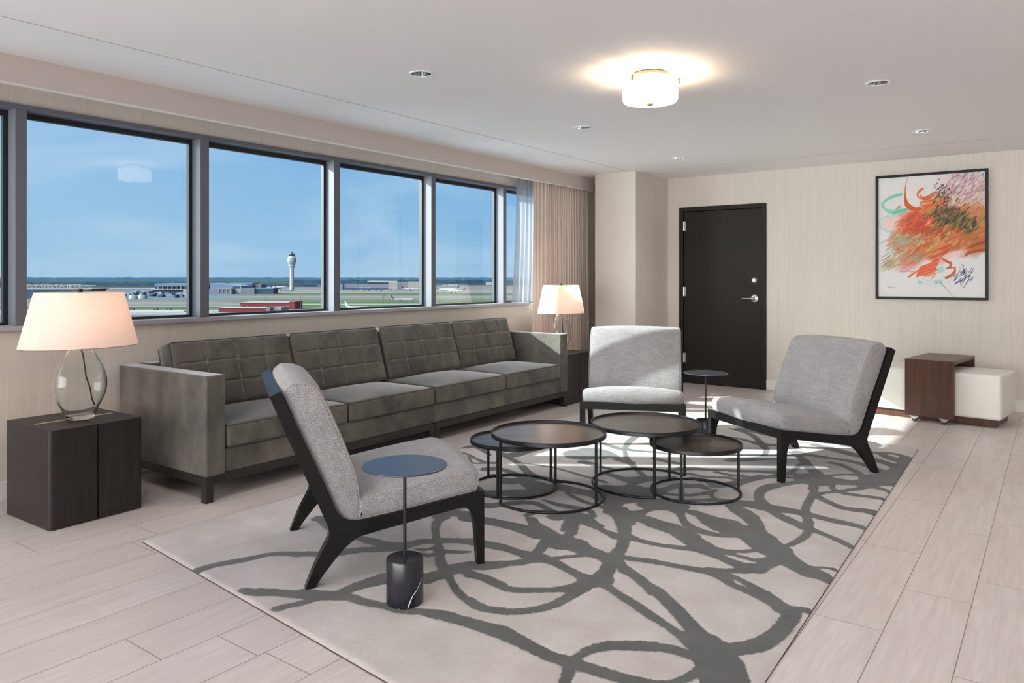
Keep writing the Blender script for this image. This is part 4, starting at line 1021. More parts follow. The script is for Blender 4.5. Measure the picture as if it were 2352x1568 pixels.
def scale2(poly): return [(u * CS, z * CS) for u, z in poly]

def pillow(profile, half, r, crown, rings=9):
    """cushion: CCW side profile (y,z) swept across x with rounded ends and a slight crown"""
    prof = resample(profile, 0.018); bm = bmesh.new(); rows = []
    xs = []
    for k in range(6): xs.append((-half + r * (1 - math.cos(k / 5 * PI / 2)), r * (1 - math.sin(k / 5 * PI / 2))))
    for k in range(1, rings): xs.append((-half + r + (2 * half - 2 * r) * k / rings, 0.0))
    xs += [(-x, e) for x, e in xs[:6][::-1]]
    for x, e in xs:
        u = x / half; c = crown * (1 - abs(u) ** 2.6)
        pp = poly_offset(prof, e) if e > 1e-5 else prof
        pc = poly_offset(prof, -c) if c > 1e-4 else prof
        row = []
        for (a, b), (q, w), (y0, z0) in zip(pp, pc, prof): row.append(bm.verts.new((x, a + (q - y0), b + (w - z0))))
        rows.append(row)
    n = len(prof)
    for i in range(len(rows) - 1):
        for k in range(n):
            j = (k + 1) % n; bm.faces.new((rows[i][k], rows[i][j], rows[i + 1][j], rows[i + 1][k]))
    bm.faces.new(rows[0][::-1]); bm.faces.new(rows[-1])
    return bm

def make_chair(label):
    t = thing('slipper_chair', label, 'chair', group='tweed slipper chairs around the rug')
    H_ = 0.39 * CS; th = 0.040
    for s in (-1, 1):
        xa, xb = (H_ - th, H_) if s > 0 else (-H_, -H_ + th)
        frame = BACK_OUT + [(0.140, 0.205), (0.205, 0.186)] + RAIL_B[1:] + [(0.660, 0.258), (0.748, 0.262)] + RAIL_T + BACK_IN[1:]
        obj('side_frame', prism(bmesh.new(), scale2(frame), 0, xa, xb), M['ebony'], t, bevel=0.0009)
        obj('leg', prism(bmesh.new(), scale2([(0.140, 0.205)] + LEG_R[0:]), 0, xa, xb), M['ebony'], t, bevel=0.0009)
        lf = [(0.630, 0.2555), (0.660, 0.2575), (0.660, 0.256)] + LEG_F[2:7] + [(0.748, 0.262), (0.660, 0.258)]
        obj('leg', prism(bmesh.new(), scale2([(0.660, 0.258), (0.645, 0.2565), (0.662, 0.2545)] + LEG_F[2:7] + [(0.748, 0.262)]), 0, xa, xb), M['ebony'], t, bevel=0.0009)
    # front rail, hidden cross rail, back panel
    obj('front_rail', prism(bmesh.new(), scale2([(0.712, 0.262), (0.748, 0.266), (0.748, 0.322), (0.712, 0.317)]), 0, -H_ + th, H_ - th), M['ebony'], t, bevel=0.002)
    obj('seat_platform', prism(bmesh.new(), scale2([(0.16, 0.215), (0.712, 0.280), (0.712, 0.300), (0.16, 0.238)]), 0, -H_ + th, H_ - th), M['ebony'], t)
    obj('back_panel', prism(bmesh.new(), scale2([(-0.150, 0.781), (0.060, 0.283), (0.100, 0.297), (-0.108, 0.801)]), 0, -H_ + th, H_ - th), M['ebony'], t, bevel=0.002)
    # cushions
    seat = [(0.195, 0.246), (0.400, 0.267), (0.560, 0.290), (0.715, 0.312), (0.730, 0.345), (0.730, 0.385), (0.716, 0.402), (0.690, 0.404), (0.560, 0.390), (0.400, 0.366), (0.250, 0.340), (0.196, 0.330)]
    c = obj('seat_cushion', pillow(scale2(seat), 0.369, 0.022, 0.028), M['tweed'], t, smooth=True, angle=85)
    bk = [(0.132, 0.258), (0.165, 0.243), (0.214, 0.240), (0.217, 0.300), (0.206, 0.385), (0.190, 0.455), (0.146, 0.572), (0.090, 0.706), (0.052, 0.784), (0.028, 0.815), (-0.006, 0.828), (-0.060, 0.830), (-0.088, 0.806), (-0.098, 0.786), (-0.048, 0.664), (0.006, 0.542), (0.060, 0.420), (0.108, 0.303)]
    c2 = obj('back_cushion', pillow(scale2(bk), 0.369, 0.020, 0.012), M['tweed'], t, smooth=True, angle=85)
    for prof, par in ((seat, c), (bk, c2)):
        for s in (-1, 1):
            pts = [(s * 0.363, y, z) for y, z in poly_offset(resample(scale2(prof), 0.02), 0.0045)]
            obj('piping', tube(bmesh.new(), pts, 0.0030, closed=True, segs=6), M['tweed_pipe'], par, smooth=True)
    return t

def dup(root, loc, rotz, label):
    r = root.copy(); COL.objects.link(r); r.location = loc; r.rotation_euler = (0, 0, rotz); r['label'] = label
    for ch in list(root.children):
        c = ch.copy(); COL.objects.link(c); c.parent = r
        for g in list(ch.children):
            d = g.copy(); COL.objects.link(d); d.parent = c
    return r
chair = make_chair('tweed slipper chair nearest the camera, turned side-on behind the blue-topped accent table')
chair.location = (-2.728, 2.113, RUG_T); chair.rotation_euler = (0, 0, math.radians(-32.6))
dup(chair, (-2.830, 5.594, RUG_T), math.radians(-155.0), 'tweed slipper chair facing the camera between the sofa and the dark door')
dup(chair, (-1.237, 5.405, RUG_T), math.radians(145.2), 'tweed slipper chair in front of the cream bench and the painting')

# ---- accent tables
def accent(x, y, label, group='disc-topped accent tables on black marble'):
    t = thing('accent_table', label, 'side table', (x, y, RUG_T), 0, group)
    bm = bmesh.new(); lathe(bm, [(0.0, 0.0), (0.068, 0.0), (0.0708, 0.004), (0.0708, 0.166), (0.068, 0.171), (0.0, 0.172)], 64)
    b = obj('marble_base', bm, M['marble'], t, smooth=True, angle=50)
    # pale vein drawn over the surface of the base
    bm = bmesh.new(); a0 = 0.0
    for th_, zz, w in (((36, 14, 2, -12, -22, -32, -37), (0.126, 0.092, 0.077, 0.058, 0.046, 0.020, 0.004), 0.0030), ((-35, -50, -66), (0.022, 0.012, 0.001), 0.0008)):
        left, right = [], []
        for a, z in zip(th_, zz):
            k = w / 0.0712
            for lst, sg in ((left, -1), (right, 1)):
                aa = math.radians(a) + a0 + sg * k * 0.9 * (0.5 + 0.6 * abs(math.sin(a * 1.7))); lst.append(bm.verts.new((0.0711 * math.cos(aa), 0.0711 * math.sin(aa), z)))
        for i in range(len(left) - 1): bm.faces.new((left[i], right[i], right[i + 1], left[i + 1]))
    obj('vein', bm, M['vein'], b)
    bm = bmesh.new(); tube(bm, [(0, 0, 0.170), (0, 0, 0.518)], 0.0066, segs=14); lathe(bm, [(0, 0.1715), (0.016, 0.1715), (0.016, 0.175), (0, 0.176)], 24); lathe(bm, [(0, 0.512), (0.03, 0.514), (0.03, 0.518), (0, 0.518)], 24)
    obj('stem', bm, M['black_metal'], t, smooth=True)
    bm = bmesh.new(); lathe(bm, [(0.0, 0.518), (0.160, 0.518), (0.1625, 0.5205), (0.1625, 0.5235), (0.160, 0.525), (0.0, 0.525)], 96); obj('disc_top', bm, M['disc_metal'], t, smooth=True, angle=20)
accent(-2.0136, 2.0505, 'round accent table with black marble base in front of the nearest chair')
accent(-2.136, 5.378, 'round accent table between the two far chairs, before the dark door')

# ---- nesting tray coffee tables
def tray_table(x, y, rt, h, rr, label, legs, arc, rim=0.024):
    t = thing('tray_table', label, 'coffee table', (x, y, RUG_T), 0, 'round nesting tray tables')
    h = h - RUG_T
    bm = bmesh.new(); lathe(bm, [(0, h - rim + 0.0036), (rt - 0.006, h - rim + 0.0036), (rt - 0.006, h - rim + 0.011), (0, h - rim + 0.011)], 96); obj('tray_panel', bm, M['tray_wood'], t, smooth=True, rot=(0, 0, 0.6), angle=20)
    bm = bmesh.new(); lathe(bm, [(0, h - rim), (rt, h - rim), (rt, h - 0.001), (rt - 0.001, h), (rt - 0.004, h), (rt - 0.005, h - 0.001), (rt - 0.005, h - rim + 0.0035), (0, h - rim + 0.0035)], 96); obj('rim', bm, M['black_metal'], t, smooth=True, angle=50)
    for a in legs:
        c, s = math.cos(math.radians(a)), math.sin(math.radians(a))
        bm = bmesh.new(); tube(bm, [(rr * c, rr * s, 0.003), (rr * c, rr * s, h - rim)], 0.0078, segs=12); obj('leg', bm, M['black_metal'], t, smooth=True)
    a0, a1 = arc; closed = (a1 - a0) >= 360; n = 96
    pts = [(rr * math.cos(math.radians(a0 + (a1 - a0) * k / n)), rr * math.sin(math.radians(a0 + (a1 - a0) * k / n)), 0.0072) for k in range(n + (0 if closed else 1))]
    bm = bmesh.new(); tube(bm, pts, 0.0072, closed=closed, segs=10); obj('base_ring', bm, M['black_metal'], t, smooth=True)
tray_table(-2.320, 3.512, 0.325, 0.385, 0.308, 'larger tray table of the left pair, top reflecting the window', (245, 0, 121), (-115, 121))
tray_table(-2.595, 3.555, 0.258, 0.305, 0.252, 'small tray table partly under the left big one, nearest the sofa', (165, 285, 45), (0, 360))
tray_table(-2.000, 4.085, 0.328, 0.385, 0.318, 'larger tray table of the right pair, in front of the middle chair', (-55, 177, 67), (67, 305))
tray_table(-1.688, 4.095, 0.262, 0.305, 0.252, 'small tray table partly under the right big one, before the far right chair', (-85, 38, 150), (0, 360))

# ---- bench and C-shaped rolling table
t = thing('bench', 'long low cream upholstered bench against the wall under the painting', 'bench', (-0.935, 7.670, 0), math.radians(-8))
obj('cushion', soft_box(1.22, 0.56, 0.372, 0.022, crown=0.012, bulge=0.006, n=14), M['leather'], t, smooth=True, loc=(0, 0.0, 0.254), angle=80)
obj('plinth', B(-0.565, 0.560, -0.235, 0.235, 0.0, 0.0685), M['walnut'], t, bevel=0.002)
t = thing('rolling_table', 'walnut C-shaped table on casters straddling the cream bench', 'side table', (-0.842, 7.640, 0), math.radians(-8))
obj('front_panel', B(-0.192, 0.192, -0.352, -0.328, 0.048, 0.540), M['walnut'], t, bevel=0.002)
obj('table_top', B(-0.192, 0.192, -0.3278, 0.3278, 0.512, 0.540), M['walnut'], t, bevel=0.002)
obj('back_panel', B(-0.192, 0.192, 0.328, 0.352, 0.048, 0.540), M['walnut'], t, bevel=0.002)
for x in (-0.115, 0.118):
    for y in (-0.342, 0.342):
        bm = bmesh.new()
        prism(bm, [(x - 0.040, 0.050), (x + 0.040, 0.050), (x + 0.016, 0.026), (x + 0.006, 0.020), (x - 0.006, 0.020), (x - 0.016, 0.026)], 1, y - 0.020, y - 0.017)
        box(bm, x - 0.03, x + 0.03, y - 0.02, y + 0.02, 0.044, 0.050)
        c = obj('caster', bm, M['steel'], t)
        bm = bmesh.new(); tube(bm, [(x, y - 0.014, 0.018), (x, y + 0.012, 0.018)], 0.018, segs=20); obj('wheel', bm, M['gasket'], c, smooth=True)

# ---- framed painting
PX0, PX1, PZ0, PZ1 = -1.494, -0.524, 1.035, 2.285
def painting():
    nx, ny = 300, 390
    cw, chh = (PX1 - PX0) - 0.05, (PZ1 - PZ0) - 0.05
    S, T = np.meshgrid(np.linspace(0, 1, nx), np.linspace(0, 1, ny))      # s right, t down
    asp = chh / cw; Yt = T * asp                                         # isotropic units of canvas width
    img = np.zeros((ny, nx, 3)); img[:] = (221, 221, 220)
    rs = np.random.RandomState(4)
    def nzz(sc, seed):
        r = np.random.RandomState(seed); a = np.zeros((ny, nx))
        for o in range(4):
            k = int(sc * 2 ** o) + 2; g = r.rand(k + 2, k + 2); fx = S * k; fy = T * k; ix = fx.astype(int); iy = fy.astype(int); u = fx - ix; v = fy - iy
            u = u * u * (3 - 2 * u); v = v * v * (3 - 2 * v)
            a += ((g[iy, ix] * (1 - u) + g[iy, ix + 1] * u) * (1 - v) + (g[iy + 1, ix] * (1 - u) + g[iy + 1, ix + 1] * u) * v) / 2 ** o
        return a / 1.875
    def blend(a, col):
        img[:] = img * (1 - a[..., None]) + np.array(col) * a[..., None]
    def C7(x, y):
        s = (x - 90) / 2115.0; return s, (y - (275 - 150 * s)) / (2338 + 176 * s)
    def C8(x, y): return C7(x, y + 1394)
    def wash(cx_, cy_, rx, ry, rot, col, alpha, soft=0.5, seed=1, ns=5):
        c, s_ = math.cos(rot), math.sin(rot); dx = S - cx_; dy = Yt - cy_ * asp
        d = np.sqrt(((dx * c + dy * s_) / rx) ** 2 + ((-dx * s_ + dy * c) / ry) ** 2) + (nzz(ns, seed) - 0.5) * 0.7
        blend(np.clip((1 - d) / soft, 0, 1) * alpha, col)
    def stroke(pts, col, alpha=1.0, soft=0.004):
        d = np.full(S.shape, 9.0)
        for (a, b, r0), (c, e, r1) in zip(pts[:-1], pts[1:]):
            dx, dy = c - a, (e - b) * asp; l2 = dx * dx + dy * dy + 1e-9
            t_ = np.clip(((S - a) * dx + (Yt - b * asp) * dy) / l2, 0, 1)
            d = np.minimum(d, np.hypot(S - a - t_ * dx, Yt - b * asp - t_ * dy) - (r0 + (r1 - r0) * t_))
        blend(np.clip(0.5 - d / soft, 0, 1) * alpha, col)
    def s7(col, alpha, *p): stroke([C7(x, y) + (w / 2115.0 / 2,) for x, y, w in p], col, alpha)
    def s8(col, alpha, *p): stroke([C8(x, y) + (w / 2115.0 / 2,) for x, y, w in p], col, alpha)
    def dab(s, t, ln, w, ang, col, alpha=0.9):
        c, s_ = math.cos(ang), -math.sin(ang)
        x0, x1 = s - c * ln / 2, s + c * ln / 2; y0, y1 = t * asp - s_ * ln / 2, t * asp + s_ * ln / 2
        m = w + 0.01
        bb = (S > min(x0, x1) - m) & (S < max(x0, x1) + m) & (Yt > min(y0, y1) - m) & (Yt < max(y0, y1) + m)
        if not bb.any(): return
        dx, dy = x1 - x0, y1 - y0; l2 = dx * dx + dy * dy + 1e-9
        xx, yy = S[bb], Yt[bb]; t_ = np.clip(((xx - x0) * dx + (yy - y0) * dy) / l2, 0, 1)
        d = np.hypot(xx - x0 - t_ * dx, yy - y0 - t_ * dy) - w * (0.6 + 0.4 * t_)
        a = np.clip(0.5 - d / 0.004, 0, 1) * alpha
        img[bb] = img[bb] * (1 - a[:, None]) + np.array(col) * a[:, None]
    blend(np.clip(nzz(3, 11) - 0.45, 0, 1) * 0.5, (226, 214, 208)); blend(np.clip(nzz(4, 12) - 0.5, 0, 1) * 0.5, (205, 214, 222))
    # pale washes
    wash(0.17, 0.375, 0.22, 0.09, 0.0, (238, 196, 186), 0.75, 0.7, 2)
    wash(0.40, 0.10, 0.2, 0.12, 0.0, (228, 210, 206), 0.5, 0.8, 3)
    wash(0.82, 0.10, 0.30, 0.20, 0.5, (226, 200, 204), 0.8, 0.6, 21)
    wash(0.20, 0.60, 0.14, 0.12, -0.4, (196, 184, 150), 0.6, 0.7, 4)
    wash(0.12, 0.72, 0.14, 0.05, -0.5, (168, 156, 112), 0.75, 0.6, 5)
    wash(0.30, 0.735, 0.17, 0.07, -0.35, (226, 150, 146), 0.9, 0.6, 6)
    # ribbons in green
    s7((128, 196, 178), 0.95, (565, 585, 72), (460, 605, 72), (330, 655, 70), (230, 715, 62), (175, 770, 50), (185, 830, 45), (240, 890, 62), (330, 920, 90))
    s7((150, 208, 190), 0.9, (220, 880, 50), (330, 930, 90), (460, 930, 120), (600, 905, 100), (720, 860, 70))
    s7((98, 190, 146), 0.8, (400, 960, 60), (540, 930, 110), (660, 900, 80))
    s7((176, 212, 206), 0.8, (640, 960, 50), (420, 1000, 70), (250, 1035, 60), (130, 1085, 40), (110, 1150, 35), (150, 1260, 45), (300, 1320, 70), (450, 1340, 80))
    # orange mass
    wash(0.42, 0.38, 0.27, 0.19, -0.35, (216, 84, 60), 1.0, 0.35, 7)
    wash(0.38, 0.47, 0.31, 0.17, -0.5, (214, 78, 40), 1.0, 0.35, 8)
    wash(0.60, 0.50, 0.42, 0.25, -0.45, (204, 92, 44), 1.0, 0.35, 9)
    wash(0.56, 0.26, 0.20, 0.13, -0.6, (216, 134, 72), 0.9, 0.5, 10)
    wash(0.86, 0.52, 0.28, 0.21, -0.4, (188, 104, 50), 1.0, 0.4, 13)
    wash(0.90, 0.35, 0.24, 0.18, 0.3, (206, 132, 78), 0.95, 0.5, 14)
    wash(0.46, 0.61, 0.28, 0.12, -0.5, (206, 104, 60), 0.95, 0.45, 15)
    wash(0.19, 0.50, 0.11, 0.06, -0.3, (132, 178, 150), 0.85, 0.6, 16)
    wash(0.24, 0.56, 0.10, 0.05, -0.5, (214, 118, 96), 0.7, 0.6, 17)
    wash(0.63, 0.53, 0.13, 0.08, -0.4, (198, 170, 92), 0.95, 0.5, 18)
    wash(0.50, 0.60, 0.08, 0.05, -0.5, (188, 160, 80), 0.9, 0.5, 19)
    wash(0.70, 0.34, 0.20, 0.11, 0.35, (74, 74, 48), 0.95, 0.5, 20)
    wash(0.86, 0.42, 0.12, 0.07, 0.4, (58, 58, 50), 0.9, 0.5, 22)
    # brushy dabs
    pal = [(214, 82, 38), (232, 116, 60), (198, 64, 38), (206, 170, 96), (236, 196, 150), (150, 82, 40), (226, 140, 88), (188, 52, 40), (120, 92, 44)]
    for _ in range(420):
        s = rs.normal(0.52, 0.21); t_ = rs.normal(0.47, 0.115) - (s - 0.5) * 0.10
        if not (0.16 < s < 1.0 and 0.24 < t_ < 0.68): continue
        dab(s, t_, rs.uniform(0.03, 0.11), rs.uniform(0.006, 0.018), rs.normal(0.62, 0.3), pal[rs.randint(len(pal))], rs.uniform(0.25, 0.6))
    for _ in range(170):
        s = rs.normal(0.72, 0.11); t_ = rs.normal(0.37, 0.055) + (s - 0.7) * 0.25
        dab(s, t_, rs.uniform(0.03, 0.07), rs.uniform(0.004, 0.011), rs.normal(0.95, 0.2), [(52, 54, 40), (84, 82, 44), (150, 142, 60), (44, 48, 52), (112, 96, 40)][rs.randint(5)], 0.85)
    for _ in range(110):
        s = rs.normal(0.25, 0.09); t_ = rs.normal(0.55, 0.045)
        dab(s, t_, rs.uniform(0.03, 0.08), rs.uniform(0.004, 0.012), rs.normal(0.5, 0.25), [(134, 190, 164), (214, 110, 86), (170, 168, 128), (226, 150, 120), (118, 176, 150)][rs.randint(5)], 0.7)
    for _ in range(90):
        s = rs.uniform(0.05, 0.42); t_ = 0.70 + rs.normal(0, 0.035) - (s - 0.2) * 0.14
        dab(s, t_, rs.uniform(0.04, 0.12), rs.uniform(0.003, 0.008), rs.normal(0.55, 0.12), [(160, 148, 104), (186, 172, 136), (212, 150, 132), (140, 128, 84)][rs.randint(4)], 0.6)
    # fine strokes of the upper right
    for _ in range(900):
        s = rs.uniform(0.56, 1.0); t_ = rs.uniform(0.0, 0.42)
        if t_ < (0.72 - s) * 0.9 or t_ > 0.28 + 0.16 * (s - 0.5) + rs.normal(0, 0.05): continue
        f = rs.rand(); k = t_ / 0.3
        col = [(120, 96, 128), (196, 112, 120), (92, 84, 110), (160, 128, 150), (206, 140, 120)][rs.randint(5)] if rs.rand() > k * 0.6 else [(176, 140, 70), (206, 120, 70), (140, 120, 60), (196, 84, 70)][rs.randint(4)]
        dab(s, t_, rs.uniform(0.02, 0.05), rs.uniform(0.0016, 0.0034), rs.normal(1.0, 0.12), col, 0.75)
    for _ in range(60):
        s = rs.normal(0.62, 0.04); t_ = rs.normal(0.17, 0.05)
        dab(s, t_, 0.018, 0.0045, 1.0, (40, 34, 42), 0.9)
    # orange ribbons
    s7((206, 88, 36), 1, (705, 235, 8), (670, 350, 14), (652, 470, 22), (648, 580, 30), (655, 690, 60), (690, 790, 100), (760, 850, 110), (850, 880, 90), (950, 860, 60))
    s7((214, 98, 44), 1, (1005, 470, 46), (950, 510, 50), (905, 565, 40), (905, 620, 30), (950, 660, 26), (1050, 690, 50), (1150, 650, 60))
    s7((214, 98, 44), 1, (950, 580, 14), (970, 630, 26), (1050, 650, 46), (1150, 610, 50), (1260, 535, 44))
    s7((214, 98, 44), 1, (1250, 690, 50), (1100, 720, 30), (960, 740, 22), (960, 790, 26), (1050, 815, 40), (1200, 800, 60))
    # lower ribbons
    s8((150, 72, 32), 1, (2200, 130, 60), (2060, 180, 60), (1930, 240, 40)); s8((190, 106, 50), 1, (2200, 220, 50), (2050, 260, 40), (1920, 300, 40), (1840, 390, 30))
    s8((160, 82, 38), 1, (2200, 290, 70), (2050, 310, 60), (1920, 350, 50), (1840, 400, 30))
    wash(*C8(1620, 380), 0.16, 0.045, -0.35, (232, 204, 200), 0.9, 0.5, 31)
    s8((204, 84, 40), 1, (1345, 350, 26), (1360, 450, 26), (1460, 510, 50), (1560, 560, 60), (1560, 610, 40), (1480, 660, 26), (1560, 650, 30), (1640, 640, 30), (1640, 710, 40), (1580, 790, 60), (1470, 850, 60))
    for i in range(10):
        s8([(222, 96, 56), (206, 84, 50), (232, 124, 80)][i % 3], 0.9, (1330 - i * 10, 470 + i * 28, 34), (1150 - i * 12, 570 + i * 22, 38), (960 - i * 8, 640 + i * 20, 40))
    s8((222, 104, 58), 1, (920, 700, 30), (820, 760, 44), (730, 830, 46)); s8((222, 104, 58), 1, (1300, 680, 40), (1120, 760, 46), (950, 800, 46)); s8((226, 140, 96), 1, (1240, 750, 40), (1150, 800, 46), (1040, 820, 40)); s8((226, 130, 84), 1, (1280, 740, 20), (1190, 860, 26))
    for x, y, r in ((1370, 690, 90), (1290, 930, 70), (950, 940, 60), (1370, 930, 50)): wash(*C8(x, y), r / 2115, r / 2115 * 0.8, -0.5, (140, 204, 196), 0.75, 0.5, 33)
    def ring(cx_, cy_, rx, ry, a0, a1, col, w, al=0.55):
        s8(col, al, *[(cx_ + rx * math.cos(a), cy_ + ry * math.sin(a), w) for a in np.linspace(a0, a1, 24)])
    ring(1150, 800, 270, 180, 0.0, PI * 1.05, (120, 120, 130), 7); ring(1250, 830, 320, 190, -0.5, 2.0, (150, 150, 156), 6); ring(1180, 800, 200, 120, 0.3, 2.8, (130, 130, 138), 6)
    s8((70, 70, 74), 0.9, (1360, 950, 12), (1480, 1080, 8), (1610, 1230, 6))
    s8((70, 84, 70), 0.8, (560, 745, 14), (590, 710, 12), (650, 730, 10), (700, 700, 14), (760, 735, 10), (820, 720, 12))
    # blue brush marks
    for i in range(46):
        x = 1620 + rs.uniform(0, 1) * 380; y = 690 + rs.uniform(0, 1) * 230 - (x - 1800) * 0.25
        l = rs.uniform(30, 85); s8([(44, 48, 110), (70, 74, 140), (30, 32, 70)][rs.randint(3)], 0.9, (x - l * 0.35, y + l * 0.6, 9), (x, y, 14), (x + l * 0.4, y - l * 0.5, 7))
    s8((36, 36, 80), 0.9, (1770, 585, 10), (1800, 610, 12), (1790, 650, 10), (1815, 690, 22), (1760, 760, 12)); s8((36, 36, 80), 0.9, (1760, 1010, 12), (1745, 930, 14), (1800, 880, 12)); s8((36, 36, 80), 0.9, (1800, 1050, 8), (1850, 960, 14), (1900, 900, 10))
    s8((36, 36, 80), 0.9, (1690, 940, 16), (1760, 905, 26), (1800, 890, 10)); s8((36, 36, 80), 0.9, (1720, 655, 8), (1760, 630, 10))
    # signature scribble
    s8((84, 88, 110), 0.9, (280, 1045, 6), (300, 1015, 6), (310, 1040, 6), (330, 1035, 6), (345, 1045, 6), (360, 1030, 6), (380, 1040, 6), (400, 1032, 6), (440, 1045, 5))
    a = np.clip(img / 255.0, 0, 1); a = np.where(a <= 0.04045, a / 12.92, ((a + 0.055) / 1.055) ** 2.4)
    me = bpy.data.meshes.new('canvas'); yv = YB - 0.026
    co = np.stack([PX0 + 0.025 + S * cw, np.full(S.shape, yv), PZ1 - 0.025 - T * chh], -1).reshape(-1, 3)
    idx = np.arange(nx * ny).reshape(ny, nx); q = np.stack([idx[:-1, :-1], idx[1:, :-1], idx[1:, 1:], idx[:-1, 1:]], -1).reshape(-1, 4)
    me.from_pydata(co.tolist(), [], q.tolist())
    ca = me.color_attributes.new('paint', 'FLOAT_COLOR', 'POINT'); ca.data.foreach_set('color', np.concatenate([a.reshape(-1, 3), np.ones((nx * ny, 1))], 1).reshape(-1).astype(np.float32))
    me.materials.append(M['paint'])
    root = thing('painting', 'large framed abstract painting of orange brushstrokes on the back wall', 'painting', (0, 0, 0))
    o = bpy.data.objects.new('canvas', me); COL.objects.link(o); o.parent = root
    bm = bmesh.new(); f = 0.024; y0, y1 = YB - 0.042, YB - 0.001
    box(bm, PX0, PX0 + f, y0, y1, PZ0, PZ1); box(bm, PX1 - f, PX1, y0, y1, PZ0, PZ1); box(bm, PX0 + f, PX1 - f, y0, y1, PZ1 - f, PZ1); box(bm, PX0 + f, PX1 - f, y0, y1, PZ0, PZ0 + f)
    obj('picture_frame', bm, M['frame_black'], root, bevel=0.003)
    obj('backing_board', B(PX0 + f, PX1 - f, YB - 0.022, YB - 0.002, PZ0 + f, PZ1 - f), M['frame_black'], root)
painting()

# ================================================================ OUTSIDE: the airfield below the windows
GZ = -41.0
CR, SR = math.cos(math.radians(36.27)), math.sin(math.radians(36.27))
VIEW = math.radians(36.27)
def far(b, d, z=GZ):
    """point at distance d along the airfield axis and bearing slope b from it"""
    r = b * d; return (r * CR - d * SR, r * SR + d * CR, z)

# unseen slotted screen added beyond the side windows (keeps the sun off the near floor)
bm = bmesh.new(); box(bm, -7.06, -7.0, -4.4, 1.163, -6.0, 4.8); box(bm, -7.06, -7.0, 1.243, 1.41, -6.0, 4.8); box(bm, -7.06, -7.0, -4.4, 1.41, 4.8, 5.0)
o = struct(obj('added_sun_screen', bm, m_plain('sun_screen_concrete', lin(190, 186, 180), 0.8)))

def ground_mat():
    m = Mat('airfield', rough=0.95)
    vec = m.coord(); sep = m.n('ShaderNodeSeparateXYZ'); m.link(vec, sep.inputs[0])
    f0 = m.noise(m.coord((0.0012, 0.004, 1)), 1.0, 4)
    inv = m.math('DIVIDE', 72087.0, m.math('MAXIMUM', sep.outputs['Y'], 100.0))          # rises with closeness
    inv = m.math('ADD', inv, m.rng(f0, 0.2, 0.8, -1.1, 1.1))
    fac = m.rng(inv, 5.0, 95.0)
    con, con2, dk, gr, gr2, pale, urb = (0.102, 0.098, 0.100, 1), (0.083, 0.080, 0.083, 1), (0.050, 0.050, 0.055, 1), (0.028, 0.058, 0.019, 1), (0.052, 0.065, 0.028, 1), (0.150, 0.150, 0.150, 1), (0.060, 0.080, 0.110, 1)
    tree = (0.015, 0.030, 0.025, 1)
    def ramp(stops):
        r = m.N.new('ShaderNodeValToRGB'); r.color_ramp.interpolation = 'CONSTANT'; e = r.color_ramp.elements
        for i, (y, c) in enumerate(stops):
            p = (y - 642.0) / 90.0
            if i == 0: e[0].position = 0; e[0].color = c
            elif i == 1: e[1].position = p; e[1].color = c
            else:
                q = e.new(p); q.color = c
        m.link(fac, r.inputs[0]); return r.outputs[0]
    left = ramp([(642, tree), (660.5, pale), (662.5, dk), (664, urb), (686.6, pale), (687.4, gr), (689.3, con), (691.5, con2), (694.4, pale), (695.5, con), (698, con2), (702.5, pale), (703.6, gr), (709.6, gr2), (711, pale), (722, con2)])
    right = ramp([(642, tree), (656, con2), (664.5, con), (671.4, pale), (672.0, gr), (677, pale), (677.8, gr), (679.2, con), (681.6, con2), (686.4, gr2), (690.4, pale), (691.2, gr), (695.6, dk), (697, pale), (699.5, gr), (706, con), (714, gr), (722, con2)])
    bear = m.math('DIVIDE', sep.outputs['X'], sep.outputs['Y'])
    c = m.mix(m.rng(m.math('ADD', bear, m.rng(f0, 0.2, 0.8, -0.05, 0.05)), -0.40, -0.33), left, right)
    fine = m.noise(m.coord((0.02, 0.05, 1)), 1.0, 4)
    c = m.mix(m.rng(fine, 0.35, 0.7, 0, 0.3), c, con)
    m.base(c); m.p.inputs['Specular IOR Level'].default_value = 0.0; return m.m
def airfield():
    bm = bmesh.new()
    ds = [120, 500, 900, 1500, 2500, 4000, 6000, 9500]; n = 14; rows = []
    for d in ds: rows.append([bm.verts.new(((i / n * 2 - 1) * 1.5 * d, d, 0)) for i in range(n + 1)])
    for j in range(len(ds) - 1):
        for i in range(n): bm.faces.new((rows[j][i], rows[j][i + 1], rows[j + 1][i + 1], rows[j + 1][i]))
    o = struct(obj('ground', bm, ground_mat())); o.location = (0, 0, GZ); o.rotation_euler = (0, 0, VIEW)
    for f in o.data.polygons:
        if f.normal.z < 0: f.flip()
airfield()

